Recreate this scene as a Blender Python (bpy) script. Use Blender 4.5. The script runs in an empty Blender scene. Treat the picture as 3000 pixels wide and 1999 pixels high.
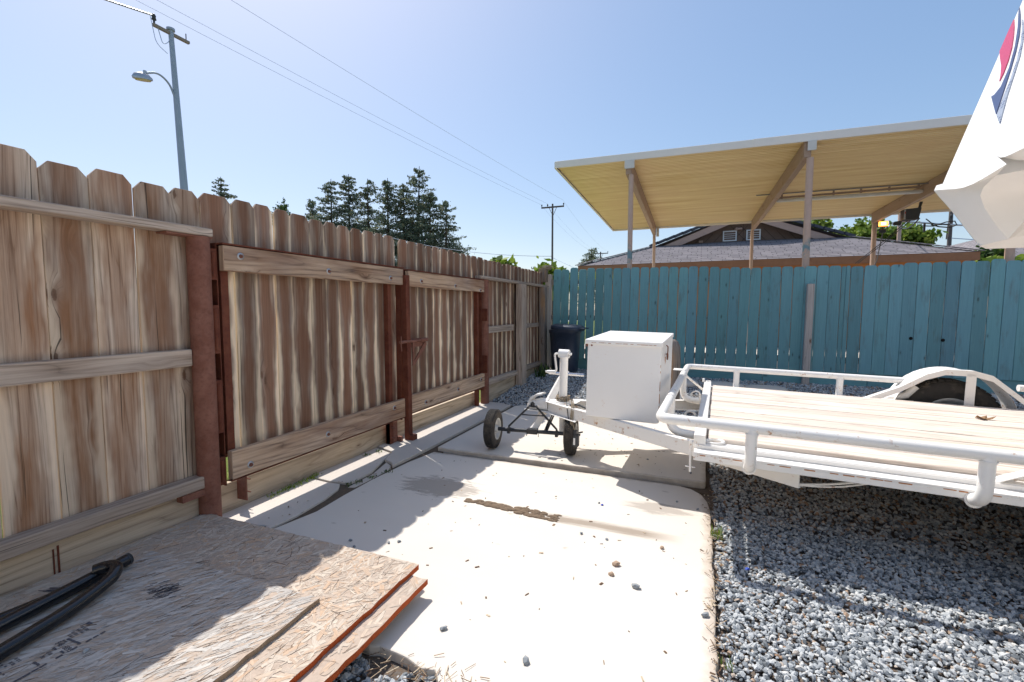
import bpy, bmesh, math, random
import numpy as np
from mathutils import Matrix, Vector, Euler
R=math.radians
random.seed(7)
sc=bpy.context.scene; col=sc.collection
# ------------------------------------------------------------------ camera, sky, sun, exposure
cd=bpy.data.cameras.new('camera'); cam=bpy.data.objects.new('camera',cd); col.objects.link(cam)
cd.sensor_width=36; cd.lens=16.2; cd.clip_start=.05; cd.clip_end=2000
cam.location=(0,0,1.2); cam.rotation_euler=(R(90-4.004),0,R(22.117)); sc.camera=cam
SUNV=Vector((-.586,.387,1.0)).normalized()           # towards the sun
w=bpy.data.worlds.new('World'); sc.world=w; w.use_nodes=True
nt=w.node_tree; bg=nt.nodes['Background']; sky=nt.nodes.new('ShaderNodeTexSky')
sky.sky_type='NISHITA'; sky.sun_disc=False; sky.sun_elevation=math.asin(SUNV.z)
sky.sun_rotation=math.atan2(SUNV.x,SUNV.y); sky.air_density=1.0; sky.dust_density=1.3; sky.ozone_density=1.5; sky.altitude=100
gm=nt.nodes.new('ShaderNodeGamma'); gm.inputs[1].default_value=.62; nt.links.new(sky.outputs[0],gm.inputs[0])   # softens the range of the sky, zenith to horizon
hs=nt.nodes.new('ShaderNodeHueSaturation'); hs.inputs['Saturation'].default_value=1.42; hs.inputs['Value'].default_value=1.0; nt.links.new(gm.outputs[0],hs.inputs['Color']); tn=nt.nodes.new('ShaderNodeMix'); tn.data_type='RGBA'; tn.blend_type='MULTIPLY'; tn.inputs[0].default_value=1; tn.inputs[7].default_value=(1.0,.985,1.0,1); nt.links.new(hs.outputs[0],tn.inputs[6]); nt.links.new(tn.outputs[2],bg.inputs[0]); bg.inputs[1].default_value=.15
sd=bpy.data.lights.new('sun','SUN'); sd.energy=2.55; sd.angle=R(.53); sd.color=(1,.965,.91)
sun=bpy.data.objects.new('sun',sd); col.objects.link(sun); sun.rotation_euler=SUNV.to_track_quat('Z','Y').to_euler(); sun.location=(-8,6,14)
sc.render.engine='CYCLES'
vs=sc.view_settings; vs.view_transform='Standard'; vs.look='None'; vs.gamma=1; vs.use_curve_mapping=False; vs.exposure=1.02
# ------------------------------------------------------------------ helpers
class MB:
    def __init__(s): s.v=[];s.f=[];s.uv=[];s.uw=[];s.rn=[];s.sm=[];s.mi=[];s.M=None
    def add(s,vs,fs,uv=None,uw=None,rnd=0.,smooth=False,mat=0):
        o=len(s.v)
        if s.M is not None: vs=[s.M@Vector(p) for p in vs]
        s.v+= [tuple(p) for p in vs]
        for i,f in enumerate(fs):
            s.f.append([o+k for k in f]); s.uv+= uv[i] if uv else [(0,0)]*len(f); s.uw+= uw[i] if uw else [(.5,.5)]*len(f)
            s.rn.append(rnd); s.sm.append(smooth); s.mi.append(mat)
    def box(s,x0,x1,y0,y1,z0,z1,g=2,rnd=None,mat=0,T=None):
        rnd=random.random() if rnd is None else rnd
        c=[(x,y,z) for x in (x0,x1) for y in (y0,y1) for z in (z0,z1)]
        fs=[(0,1,3,2),(4,6,7,5),(0,4,5,1),(2,3,7,6),(0,2,6,4),(1,5,7,3)]; ax=[0,0,1,1,2,2]
        lo=(x0,y0,z0);hi=(x1,y1,z1);uv=[];uw=[]
        for f,a in zip(fs,ax):
            o=[k for k in (0,1,2) if k!=a]
            al=g if g in o else o[1]; ac=[k for k in o if k!=al][0]
            uv.append([(c[k][ac]+lo[a]*.7,c[k][al]) for k in f])
            uw.append([((c[k][ac]-lo[ac])/max(1e-6,hi[ac]-lo[ac]),(c[k][al]-lo[al])/max(1e-6,hi[al]-lo[al])) for k in f])
        if T is not None: c=[T@Vector(p) for p in c]
        s.add(c,fs,uv,uw,rnd,False,mat)
    def prism(s,poly,t0,t1,T,rnd=None,mat=0):
        """poly in (a,c), extruded along b from t0 to t1; T maps (a,b,c) to world"""
        rnd=random.random() if rnd is None else rnd
        n=len(poly); a0=min(p[0] for p in poly);a1=max(p[0] for p in poly);c0=min(p[1] for p in poly);c1=max(p[1] for p in poly)
        vs=[T@Vector((p[0],t0,p[1])) for p in poly]+[T@Vector((p[0],t1,p[1])) for p in poly]
        fs=[tuple(range(n)),tuple(range(2*n-1,n-1,-1))]
        U=lambda k:(poly[k%n][0],poly[k%n][1]); W=lambda k:((poly[k%n][0]-a0)/max(1e-6,a1-a0),(poly[k%n][1]-c0)/max(1e-6,c1-c0))
        uv=[[U(k) for k in f] for f in fs]; uw=[[W(k) for k in f] for f in fs]
        for i in range(n):
            j=(i+1)%n; f=(i,i+n,j+n,j); fs.append(f)
            uv.append([(U(k)[0]+(.02 if k>=n else 0),U(k)[1]) for k in f]); uw.append([W(k) for k in f])
        s.add(vs,fs,uv,uw,rnd,False,mat)
    def tube(s,pts,r,n=12,rnd=0.,mat=0,caps=True,smooth=True):
        pts=[Vector(p) for p in pts]; rs=r if isinstance(r,(list,tuple)) else [r]*len(pts)
        vs=[];L=0;up=None;prev=None;Ls=[]
        for i,p in enumerate(pts):
            d=(pts[min(i+1,len(pts)-1)]-pts[max(i-1,0)]).normalized()
            if up is None: up=d.orthogonal().normalized()
            up=(up-d*up.dot(d)).normalized(); sd_=d.cross(up)
            if i: L+=(p-pts[i-1]).length
            Ls.append(L)
            for k in range(n):
                a=2*math.pi*k/n; vs.append(p+(up*math.cos(a)+sd_*math.sin(a))*rs[i])
        fs=[];uv=[]
        for i in range(len(pts)-1):
            for k in range(n):
                k2=(k+1)%n; fs.append((i*n+k,i*n+k2,(i+1)*n+k2,(i+1)*n+k))
                u0=k*rs[i]*6.28/n;u1=(k+1)*rs[i]*6.28/n
                uv.append([(u0,Ls[i]),(u1,Ls[i]),(u1,Ls[i+1]),(u0,Ls[i+1])])
        s.add(vs,fs,uv,None,rnd,smooth,mat)
        if caps:
            for i,o in ((0,0),(len(pts)-1,(len(pts)-1)*n)):
                f=list(range(n)); 
                if i==0: f=f[::-1]
                s.add(vs[o:o+n],[f],None,None,rnd,False,mat)
    def lathe(s,prof,T,n=32,rnd=0.,mat=0,smooth=True):
        """prof [(r,h)], axis local z, T to world"""
        vs=[];fs=[];uv=[]
        for r,h in prof:
            for k in range(n):
                a=2*math.pi*k/n; vs.append(T@Vector((r*math.cos(a),r*math.sin(a),h)))
        for i in range(len(prof)-1):
            for k in range(n):
                k2=(k+1)%n; fs.append((i*n+k,i*n+k2,(i+1)*n+k2,(i+1)*n+k)); 
                uv.append([(k/n,i*.1),((k+1)/n,i*.1),((k+1)/n,i*.1+.1),(k/n,i*.1+.1)])
        s.add(vs,fs,uv,None,rnd,smooth,mat)
    def build(s,name,mats,parent=None,bevel=0,loc=None):
        me=bpy.data.meshes.new(name); me.from_pydata(s.v,[],s.f)
        if not isinstance(mats,(list,tuple)): mats=[mats]
        for m in mats: me.materials.append(m)
        u=me.uv_layers.new(name='UVMap'); u.data.foreach_set('uv',np.array(s.uv,dtype=np.float32).ravel())
        u=me.uv_layers.new(name='loc'); u.data.foreach_set('uv',np.array(s.uw,dtype=np.float32).ravel())
        a=me.attributes.new('rnd','FLOAT','FACE'); a.data.foreach_set('value',np.array(s.rn,dtype=np.float32))
        me.polygons.foreach_set('use_smooth',s.sm); me.polygons.foreach_set('material_index',s.mi); me.update()
        o=bpy.data.objects.new(name,me); col.objects.link(o)
        if parent: o.parent=parent
        if loc: o.location=loc
        if bevel:
            b=o.modifiers.new('bevel','BEVEL'); b.width=bevel; b.segments=2 if bevel>.004 else 1; b.limit_method='ANGLE'; b.angle_limit=R(50); b.harden_normals=False
        return o
def fastmesh(name,V,F,mats,rnd=None,parent=None,smooth=False):
    """V (n,3), F (m,k) arrays"""
    me=bpy.data.meshes.new(name); n=len(V);m,k=F.shape
    me.vertices.add(n); me.vertices.foreach_set('co',V.astype(np.float32).ravel())
    me.loops.add(m*k); me.loops.foreach_set('vertex_index',F.astype(np.int32).ravel())
    me.polygons.add(m); me.polygons.foreach_set('loop_start',np.arange(0,m*k,k,dtype=np.int32))
    me.update(calc_edges=True)
    if not smooth: me.polygons.foreach_set('use_smooth',[False]*m)
    for mt in (mats if isinstance(mats,(list,tuple)) else [mats]): me.materials.append(mt)
    if rnd is not None:
        a=me.attributes.new('rnd','FLOAT','FACE'); a.data.foreach_set('value',rnd.astype(np.float32))
    o=bpy.data.objects.new(name,me); col.objects.link(o)
    if parent: o.parent=parent
    return o
def tag(o,label,cat,group=None):
    o['label']=label; o['category']=cat
    if group: o['group']=group
    return o
def thing(name,label,cat,loc=(0,0,0),rot=(0,0,0),group=None):
    o=bpy.data.objects.new(name,None); col.objects.link(o); o.location=loc; o.rotation_euler=rot; o.empty_display_size=.1
    bpy.context.view_layer.update()
    return tag(o,label,cat,group)
def struct(o): o['kind']='structure'; return o
def stuff(o): o['kind']='stuff'; return o
def copy_tree(o,parent=None):
    c=o.copy(); col.objects.link(c); c.parent=parent
    for ch in list(o.children): copy_tree(ch,c)
    return c
ID=Matrix.Identity(4)
def split(o,minv=1):
    """each loose piece of a mesh becomes an object of its own (same name, same parent)"""
    bm=bmesh.new(); bm.from_mesh(o.data); bm.verts.ensure_lookup_table(); seen=set(); isl=[]
    for v in bm.verts:
        if v.index in seen: continue
        st=[v]; seen.add(v.index); cur=[]
        while st:
            x=st.pop(); cur.append(x.index)
            for e in x.link_edges:
                y=e.other_vert(x)
                if y.index not in seen: seen.add(y.index); st.append(y)
        isl.append(set(cur))
    bm.free(); out=[]
    if len(isl)<2: return [o]
    for k,g in enumerate(isl):
        me=o.data.copy(); bm=bmesh.new(); bm.from_mesh(me); bm.verts.ensure_lookup_table()
        bmesh.ops.delete(bm,geom=[v for v in bm.verts if v.index not in g],context='VERTS'); bm.to_mesh(me); bm.free()
        c=o.copy(); c.data=me; col.objects.link(c); out.append(c)
    nm=o.name; bpy.data.objects.remove(o)
    for c in out: c.name=nm
    return out
def axT(o,d):   # frame whose local z points along d at point o
    return Matrix.Translation(Vector(o))@Vector(d).normalized().to_track_quat('Z','Y').to_matrix().to_4x4()
def arc(c,r,a0,a1,n,e1,e2):
    c=Vector(c);e1=Vector(e1);e2=Vector(e2)
    return [c+e1*(r*math.cos(a0+(a1-a0)*i/n))+e2*(r*math.sin(a0+(a1-a0)*i/n)) for i in range(n+1)]
# ------------------------------------------------------------------ material helpers
class NT:
    def __init__(s,name,rough=.8,metal=0.,spec=.5):
        m=bpy.data.materials.new(name); m.use_nodes=True; s.m=m; s.t=m.node_tree; s.b=s.t.nodes['Principled BSDF']
        s.b.inputs['Roughness'].default_value=rough; s.b.inputs['Metallic'].default_value=metal; s.b.inputs['Specular IOR Level'].default_value=spec
    def n(s,ty,**k):
        x=s.t.nodes.new('ShaderNode'+ty)
        for a,b in k.items(): setattr(x,a,b)
        return x
    def l(s,a,b): s.t.links.new(a,b)
    def set(s,inp,v):
        if hasattr(v,'node'): s.l(v,inp)
        elif isinstance(v,(tuple,list)) and len(v)==3 and inp.type=='RGBA': inp.default_value=(*v,1)
        else: inp.default_value=v
    def uv(s,n='UVMap'): x=s.n('UVMap'); x.uv_map=n; return x.outputs[0]
    def obj(s): return s.n('TexCoord').outputs['Object']
    def attr(s,n='rnd'): x=s.n('Attribute'); x.attribute_name=n; return x.outputs['Fac']
    def math(s,op,a,b=0.,c=0.):
        x=s.n('Math',operation=op); s.set(x.inputs[0],a); s.set(x.inputs[1],b); s.set(x.inputs[2],c); return x.outputs[0]
    def vmul(s,v,k,off=None):
        x=s.n('Vector Math'.replace(' ',''),operation='MULTIPLY'); s.set(x.inputs[0],v); x.inputs[1].default_value=k; o=x.outputs[0]
        if off is not None:
            y=s.n('VectorMath',operation='ADD'); s.l(o,y.inputs[0]); s.set(y.inputs[1],off); o=y.outputs[0]
        return o
    def comb(s,x,y,z):
        c=s.n('CombineXYZ'); s.set(c.inputs[0],x);s.set(c.inputs[1],y);s.set(c.inputs[2],z); return c.outputs[0]
    def sep(s,v): x=s.n('SeparateXYZ'); s.l(v,x.inputs[0]); return x.outputs
    def noise(s,v,scale=1.,detail=4.,rough=.55,dist=0.):
        x=s.n('TexNoise'); s.l(v,x.inputs['Vector']); x.inputs['Scale'].default_value=scale; x.inputs['Detail'].default_value=detail
        x.inputs['Roughness'].default_value=rough; x.inputs['Distortion'].default_value=dist; return x.outputs['Fac']
    def voro(s,v,scale=1.,feature='F1',out='Distance',metric='EUCLIDEAN',rand=1.):
        x=s.n('TexVoronoi',feature=feature,distance=metric); s.l(v,x.inputs['Vector']); x.inputs['Scale'].default_value=scale; x.inputs['Randomness'].default_value=rand; return x.outputs[out]
    def ramp(s,f,st,interp='LINEAR'):
        x=s.n('ValToRGB'); s.set(x.inputs[0],f); e=x.color_ramp; e.interpolation=interp
        while len(e.elements)<len(st): e.elements.new(.5)
        for i,(p,c) in enumerate(st):
            e.elements[i].position=p; e.elements[i].color=(*c,1) if isinstance(c,(tuple,list)) else (c,c,c,1)
        return x.outputs[0]
    def mix(s,f,a,b,bt='MIX'):
        x=s.n('Mix',data_type='RGBA',blend_type=bt); s.set(x.inputs[0],f); s.set(x.inputs[6],a); s.set(x.inputs[7],b); return x.outputs[2]
    def hsv(s,c,h=.5,sa=1.,v=1.):
        x=s.n('HueSaturation'); s.set(x.inputs['Color'],c); s.set(x.inputs['Hue'],h); s.set(x.inputs['Saturation'],sa); s.set(x.inputs['Value'],v); return x.outputs[0]
    def bump(s,h,strength=.5,dist=.002,prev=None):
        x=s.n('Bump'); s.set(x.inputs['Height'],h); x.inputs['Strength'].default_value=strength; x.inputs['Distance'].default_value=dist
        if prev is not None: s.l(prev,x.inputs['Normal'])
        s.l(x.outputs[0],s.b.inputs['Normal']); return x.outputs[0]
    def out(s,c,rough=None):
        s.set(s.b.inputs['Base Color'],c)
        if rough is not None: s.set(s.b.inputs['Roughness'],rough)
        return s.m
def plain(name,c,rough=.6,metal=0.,spec=.5,var=.12,scale=6.):
    t=NT(name,rough,metal,spec); f=t.noise(t.obj(),scale,5,.6)
    return t.out(t.mix(f,tuple(x*(1-var) for x in c),tuple(min(1,x*(1+var)) for x in c)))
def wood(name,light,mid,dark,stain=(.11,.055,.03),st_amt=.6,pale=None,pale_amt=0.,grain=1.,var=.25,bumpd=.0015,knot=True,crack=1.,heart=.0,kd=.085):
    t=NT(name,.86,0,.25); u=t.sep(t.uv()); rn=t.attr(); z=t.math('MULTIPLY',rn,37.)
    warp=t.noise(t.comb(t.math('MULTIPLY',u[0],6.),t.math('MULTIPLY',u[1],1.3),z),1,3,.5)
    kc=t.comb(t.math('MULTIPLY',u[0],7.),t.math('MULTIPLY',u[1],2.3),z); kv=t.voro(kc,1)
    kpull=t.ramp(kv,[(.0,.035),(.25,0.)])                       # grain swerves round the knots
    wx=t.math('ADD',u[0],t.math('ADD',t.math('MULTIPLY',t.math('SUBTRACT',warp,.5),.035),kpull if knot else 0.))
    fine=t.noise(t.comb(t.math('MULTIPLY',wx,130.*grain),t.math('MULTIPLY',u[1],2.2),z),1,6,.7)
    ring=t.noise(t.comb(t.math('MULTIPLY',wx,9.*grain),t.math('MULTIPLY',u[1],.30),z),1,1,.4)
    rg=t.math('PINGPONG',t.math('MULTIPLY',ring,15.),.5); rg=t.math('POWER',t.math('MULTIPLY',rg,2.),.35)
    f=t.math('ADD',t.math('MULTIPLY',rg,.30),t.math('MULTIPLY',fine,.85))
    c=t.ramp(f,[(.40,dark),(.62,mid),(.90,light)])
    s1=t.noise(t.comb(t.math('MULTIPLY',wx,8.),t.math('MULTIPLY',u[1],1.1),t.math('ADD',z,9.)),1,4,.6)
    sm=t.ramp(s1,[(.46,0.),(.62,1.)])
    c=t.mix(t.math('MULTIPLY',sm,st_amt),c,t.mix(fine,tuple(x*.6 for x in stain),tuple(x*1.5 for x in stain)))
    gm=t.ramp(t.noise(t.comb(t.math('MULTIPLY',u[0],5.),t.math('MULTIPLY',u[1],2.),t.math('ADD',z,3.)),1,4,.6),[(.42,0.),(.7,1.)])
    c=t.mix(t.math('MULTIPLY',gm,.3),c,(.37,.335,.31))
    if pale is not None:
        w_=t.sep(t.uv('loc')); e=t.math('MULTIPLY',t.math('ABSOLUTE',t.math('SUBTRACT',w_[0],.5)),2.)
        nz=t.noise(t.comb(t.math('MULTIPLY',u[0],7.),t.math('MULTIPLY',u[1],2.6),z),1,3,.5)
        e=t.math('ADD',e,t.math('MULTIPLY',t.math('SUBTRACT',nz,.5),1.5))
        if heart:
            hm=t.ramp(e,[(.25,1.),(.62,0.)]); c=t.mix(t.math('MULTIPLY',hm,heart),c,t.mix(fine,tuple(x*.55 for x in stain),tuple(x*1.6 for x in stain)))
        e2=t.math('SUBTRACT',e,t.math('MULTIPLY',w_[1],.40))
        pf=t.ramp(e2,[(.50,0.),(.82,1.)])
        c=t.mix(t.math('MULTIPLY',pf,pale_amt),c,t.mix(fine,tuple(x*.75 for x in pale),pale))
    ck=t.noise(t.comb(t.math('MULTIPLY',wx,95.),t.math('MULTIPLY',u[1],.9),t.math('ADD',z,5.)),1,2,.5)
    cm=t.ramp(ck,[(.69,0.),(.73,1.)])
    c=t.mix(t.math('MULTIPLY',cm,.8*crack),c,(.025,.018,.013))
    if knot:
        kj=t.math('ADD',kv,t.math('MULTIPLY',t.noise(t.comb(t.math('MULTIPLY',u[0],70.),t.math('MULTIPLY',u[1],50.),z),1,2,.5),.06))
        km=t.ramp(kj,[(.03,1.),(kd,.85),(kd+.01,.4),(kd+.09,0.)])
        c=t.mix(km,c,t.mix(fine,(.07,.04,.025),(.22,.12,.075)))
    c=t.hsv(c,.5,1.,t.math('ADD',1-var/2,t.math('MULTIPLY',t.math('FRACT',t.math('MULTIPLY',rn,7.31)),var)))
    h=t.math('SUBTRACT',f,t.math('MULTIPLY',cm,.9)); t.bump(h,.6,bumpd)
    return t.out(c)
M={}
M['fence']=wood('fence_wood',(.70,.57,.44),(.47,.36,.27),(.17,.115,.08),stain=(.24,.11,.05),st_amt=.85,pale=(.84,.67,.50),pale_amt=.7,heart=.42,var=.35)
M['gatepicket']=wood('gate_wood',(.48,.36,.265),(.30,.215,.155),(.13,.085,.06),stain=(.20,.095,.055),st_amt=.7,pale=(.95,.75,.53),pale_amt=1.,crack=.7,heart=.8,var=.5)
M['rail']=wood('rail_wood',(.66,.54,.43),(.46,.36,.285),(.20,.15,.115),stain=(.18,.125,.09),st_amt=.4,grain=.8,kd=.06)
M['board']=wood('gate_board_wood',(.68,.49,.335),(.45,.30,.195),(.13,.075,.045),stain=(.20,.09,.045),st_amt=.6,grain=.55,kd=.10)
M['kick']=wood('kickboard_wood',(.72,.58,.42),(.57,.45,.32),(.29,.21,.14),stain=(.26,.185,.115),st_amt=.35,grain=.5,crack=.4,kd=.06)
M['deck']=wood('deck_wood',(.84,.75,.65),(.72,.62,.53),(.42,.32,.25),stain=(.62,.50,.40),st_amt=.4,grain=.7,var=.14,crack=.8,kd=.05)
M['greywood']=wood('grey_post_wood',(.56,.51,.475),(.42,.375,.35),(.24,.205,.18),stain=(.3,.25,.22),st_amt=.3)
M['oldwood']=wood('old_timber',(.30,.26,.22),(.17,.14,.12),(.06,.05,.04),stain=(.42,.22,.08),st_amt=.5,bumpd=.004)
def teal():
    t=NT('teal_paint',.7,0,.3); u=t.sep(t.uv()); rn=t.attr(); z=t.math('MULTIPLY',rn,41.); w_=t.sep(t.n('TexCoord').outputs['Object'])
    fine=t.noise(t.comb(t.math('MULTIPLY',u[0],120.),t.math('MULTIPLY',u[1],2.5),z),1,5,.65)
    xf=t.n('MapRange'); t.l(w_[0],xf.inputs[0]); xf.inputs[1].default_value=-2.4; xf.inputs[2].default_value=3.
    c0=t.mix(xf.outputs[0],(.085,.21,.22),(.10,.235,.285)); c1=t.mix(xf.outputs[0],(.19,.38,.39),(.20,.40,.46))
    c=t.mix(fine,c0,c1)
    wm=t.ramp(t.noise(t.comb(t.math('MULTIPLY',u[0],12.),t.math('MULTIPLY',u[1],2.2),z),1,5,.65),[(.55,0.),(.75,1.)])
    c=t.mix(t.math('MULTIPLY',wm,.7),c,(.12,.15,.14))
    kv=t.voro(t.comb(t.math('MULTIPLY',u[0],8.),t.math('MULTIPLY',u[1],3.),z),1)
    km=t.ramp(t.math('ADD',kv,t.math('MULTIPLY',fine,.04)),[(.075,1.),(.11,.3),(.17,0.)]); c=t.mix(t.math('MULTIPLY',km,.7),c,(.04,.06,.06))
    sp=t.ramp(t.voro(t.comb(t.math('MULTIPLY',u[0],30.),t.math('MULTIPLY',u[1],18.),z),1),[(.04,1.),(.06,0.)]); c=t.mix(t.math('MULTIPLY',sp,.5),c,(.35,.42,.42))
    c=t.hsv(c,t.math('ADD',.487,t.math('MULTIPLY',rn,.022)),1.,t.math('ADD',.85,t.math('MULTIPLY',t.math('FRACT',t.math('MULTIPLY',rn,9.7)),.30)))
    t.bump(fine,.4,.001); return t.out(c)
M['teal']=teal()
def metal_rust(name,c,c2,k=.5):
    t=NT(name,.8,.15,.3); o=t.obj(); a=t.noise(o,9,8,.7); b=t.noise(o,60,4,.6)
    cc=t.mix(t.ramp(a,[(.35,0.),(.65,1.)]),c,c2); cc=t.mix(t.math('MULTIPLY',t.ramp(b,[(.5,0.),(.75,1.)]),.35),cc,(.05,.03,.025)); t.bump(b,.3,.0008); return t.out(cc)
M['rust']=metal_rust('rusty_steel',(.20,.078,.052),(.28,.13,.092))
M['rust_dark']=metal_rust('dark_rusty_steel',(.12,.032,.018),(.20,.065,.036))
def whitepaint(name='white_painted_steel',c=(.90,.875,.835),rust=.595,rough=.38):
    t=NT(name,rough,0,.5); o=t.obj(); a=t.noise(o,3,4,.6)
    cc=t.mix(a,tuple(x*.93 for x in c),c)
    r1=t.noise(o,26,5,.7); r2=t.noise(o,3.1,3,.6)
    rm=t.math('MULTIPLY',t.ramp(r1,[(rust,0.),(rust+.05,1.)]),t.ramp(r2,[(.45,0.),(.6,1.)]))
    cc=t.mix(rm,cc,t.mix(t.noise(o,90,3,.5),(.32,.11,.03),(.55,.30,.14)))
    halo=t.math('MULTIPLY',t.ramp(r1,[(rust-.07,0.),(rust+.03,1.)]),t.ramp(r2,[(.45,0.),(.6,1.)]))
    cc=t.mix(t.math('MULTIPLY',halo,.25),cc,(.62,.42,.25))
    t.bump(t.noise(o,14,4,.6),.12,.004); return t.out(cc)
M['white']=whitepaint()
M['boxwhite']=whitepaint('white_painted_box',(.92,.895,.86),.68,.42)
M['blacktube']=plain('black_glossy_tube',(.008,.009,.012),.22,0,.6,.1)
M['blackpaint']=plain('black_paint',(.015,.017,.022),.4,0,.5,.2)
M['chrome']=plain('chrome',(.6,.6,.62),.2,1.)
M['galv']=plain('galvanised',(.5,.5,.5),.45,.9)
M['plastic']=plain('dark_plastic',(.03,.035,.042),.5)
M['bin']=plain('bin_plastic',(.030,.042,.070),.42,0,.5,.15,12)
def rubber():
    t=NT('tyre_rubber',.85,0,.3); o=t.obj(); n=t.noise(o,40,4,.6); d=t.ramp(t.noise(o,7,4,.6),[(.5,0.),(.7,1.)])
    return t.out(t.mix(t.math('MULTIPLY',d,.5),t.mix(n,(.03,.028,.026),(.055,.05,.046)),(.2,.16,.12)))
M['rubber']=rubber(); M['rim']=plain('rim_grey',(.5,.5,.49),.45,.3,.5,.15,20)
def concrete(name,base,mott=.1,stain=True,rough_=.9,pit=.35):
    t=NT(name,rough_,0,.25); o=t.n('TexCoord').outputs['Object']
    a=t.noise(o,.9,2,.5); b=t.noise(o,7,6,.65); c=t.noise(o,140,3,.6)
    cc=t.mix(t.ramp(a,[(.3,0.),(.7,1.)]),tuple(x*(1-mott) for x in base),base)
    cc=t.mix(t.math('MULTIPLY',t.ramp(b,[(.30,1.),(.62,0.)]),.03),cc,tuple(x*.78*k for x,k in zip(base,(1,.93,.85))))
    cc=t.mix(t.math('MULTIPLY',t.ramp(c,[(.58,0.),(.75,1.)]),.10),cc,tuple(x*.6 for x in base))
    if stain:
        # dried mud smear and drip stains with shapes of their own
        s=t.sep(o)
        sx=t.noise(t.comb(t.math('MULTIPLY',s[0],5.),t.math('MULTIPLY',s[1],60.),1.),1,5,.7)
        dy=t.math('ABSOLUTE',t.math('SUBTRACT',s[1],2.50)); m1=t.ramp(t.math('ADD',dy,t.math('MULTIPLY',t.math('SUBTRACT',sx,.5),.10)),[(.02,1.),(.06,0.)])
        xr=t.ramp(t.math('MULTIPLY',t.math('ADD',s[0],1.6),.5),[(.35,0.),(.42,1.),(.68,1.),(.78,0.)])
        cc=t.mix(t.math('MULTIPLY',t.math('MULTIPLY',m1,xr),.75),cc,(.25,.19,.135))
        v=t.voro(t.vmul(o,(5.,9.,1.)),1); nz=t.noise(o,3.,3,.5)
        sp=t.math('MULTIPLY',t.ramp(v,[(.10,1.),(.15,0.)]),t.ramp(nz,[(.58,0.),(.62,1.)]))
        cc=t.mix(t.math('MULTIPLY',sp,.5),cc,(.33,.27,.21))
        # damp patch
        px=t.math('DIVIDE',t.math('ADD',s[0],1.62),.30); py=t.math('DIVIDE',t.math('SUBTRACT',s[1],2.66),.17)
        rr=t.math('SQRT',t.math('ADD',t.math('MULTIPLY',px,px),t.math('MULTIPLY',py,py)))
        wv=t.noise(t.comb(t.math('MULTIPLY',s[0],7.),t.math('MULTIPLY',s[1],34.),4.),1,5,.7)
        m2=t.ramp(t.math('ADD',rr,t.math('MULTIPLY',t.math('SUBTRACT',wv,.5),2.4)),[(.75,1.),(1.15,0.)])
        cc=t.mix(t.math('MULTIPLY',m2,.55),cc,(.2,.165,.135))
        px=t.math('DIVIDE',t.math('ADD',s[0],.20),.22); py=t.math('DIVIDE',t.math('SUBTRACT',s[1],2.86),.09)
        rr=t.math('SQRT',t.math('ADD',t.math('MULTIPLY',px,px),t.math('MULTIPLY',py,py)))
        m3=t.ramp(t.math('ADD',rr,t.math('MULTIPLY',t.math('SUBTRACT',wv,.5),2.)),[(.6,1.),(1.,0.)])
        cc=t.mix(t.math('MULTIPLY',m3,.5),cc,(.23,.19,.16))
        ed=t.math('ADD',s[0],t.math('MULTIPLY',t.math('SUBTRACT',t.noise(o,14,5,.7),.5),.10))
        cc=t.mix(t.math('MULTIPLY',t.ramp(ed,[(.035,0.),(.085,1.)]),.6),cc,(.36,.27,.19))
        ed=t.math('ADD',t.math('ABSOLUTE',t.math('SUBTRACT',s[1],3.32)),t.math('MULTIPLY',t.math('SUBTRACT',t.noise(o,11,5,.7),.5),.10))
        cc=t.mix(t.math('MULTIPLY',t.ramp(ed,[(.02,1.),(.06,0.)]),.5),cc,(.30,.23,.17))
        ed=t.math('ADD',s[1],t.math('MULTIPLY',t.math('SUBTRACT',t.noise(o,6,5,.7),.5),.20))
        cc=t.mix(t.math('MULTIPLY',t.math('MULTIPLY',t.ramp(ed,[(.0,1.),(.05,0.)]),t.ramp(t.noise(o,30,4,.7),[(.4,0.),(.6,1.)])),.55),cc,(.38,.31,.24))
        bl=t.ramp(t.noise(t.vmul(o,(1.3,4.2,1.)),1,3,.5),[(.45,0.),(.75,1.)]); cc=t.mix(t.math('MULTIPLY',bl,.07),cc,(.56,.45,.35)); sc_=t.ramp(t.noise(t.vmul(o,(2.5,60.,1.)),1,3,.6,.6),[(.68,0.),(.74,1.)]); cc=t.mix(t.math('MULTIPLY',sc_,.05),cc,(.45,.37,.30))
    t.bump(t.math('ADD',t.math('MULTIPLY',b,.04),t.math('MULTIPLY',c,.9)),pit,.003); return t.out(cc)
M['slab']=concrete('slab_concrete',(.72,.655,.575),.06,pit=.10)
M['curb']=concrete('curb_concrete',(.66,.59,.515),.2,False,.95,.6)
M['rustline']=plain('rust_line',(.50,.21,.08),.9,0,.1,.5,50)
M['soil']=plain('joint_soil',(.13,.10,.075),.95,0,.1,.45,60)
M['slab2']=concrete('paving_concrete',(.74,.68,.60),.06,False)
def dirt():
    t=NT('dirt',.95,0,.1); o=t.obj(); a=t.noise(o,3,6,.7); b=t.noise(o,80,4,.6)
    c=t.mix(a,(.10,.075,.055),(.24,.17,.12)); c=t.mix(t.ramp(b,[(.4,0.),(.7,1.)]),c,(.16,.15,.14)); t.bump(b,.8,.01); return t.out(c)
M['dirt']=dirt()
def grassm():
    t=NT('lawn_grass',.9,0,.2); o=t.obj(); a=t.noise(o,2,5,.6); b=t.noise(o,60,4,.7)
    c=t.mix(b,(.06,.10,.015),(.22,.30,.05)); c=t.mix(t.ramp(a,[(.45,0.),(.65,1.)]),c,(.33,.32,.09)); t.bump(b,1,.03); return t.out(c)
M['lawn']=grassm()
M['asphalt']=plain('asphalt',(.10,.10,.10),.9,0,.3,.15,30)
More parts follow.
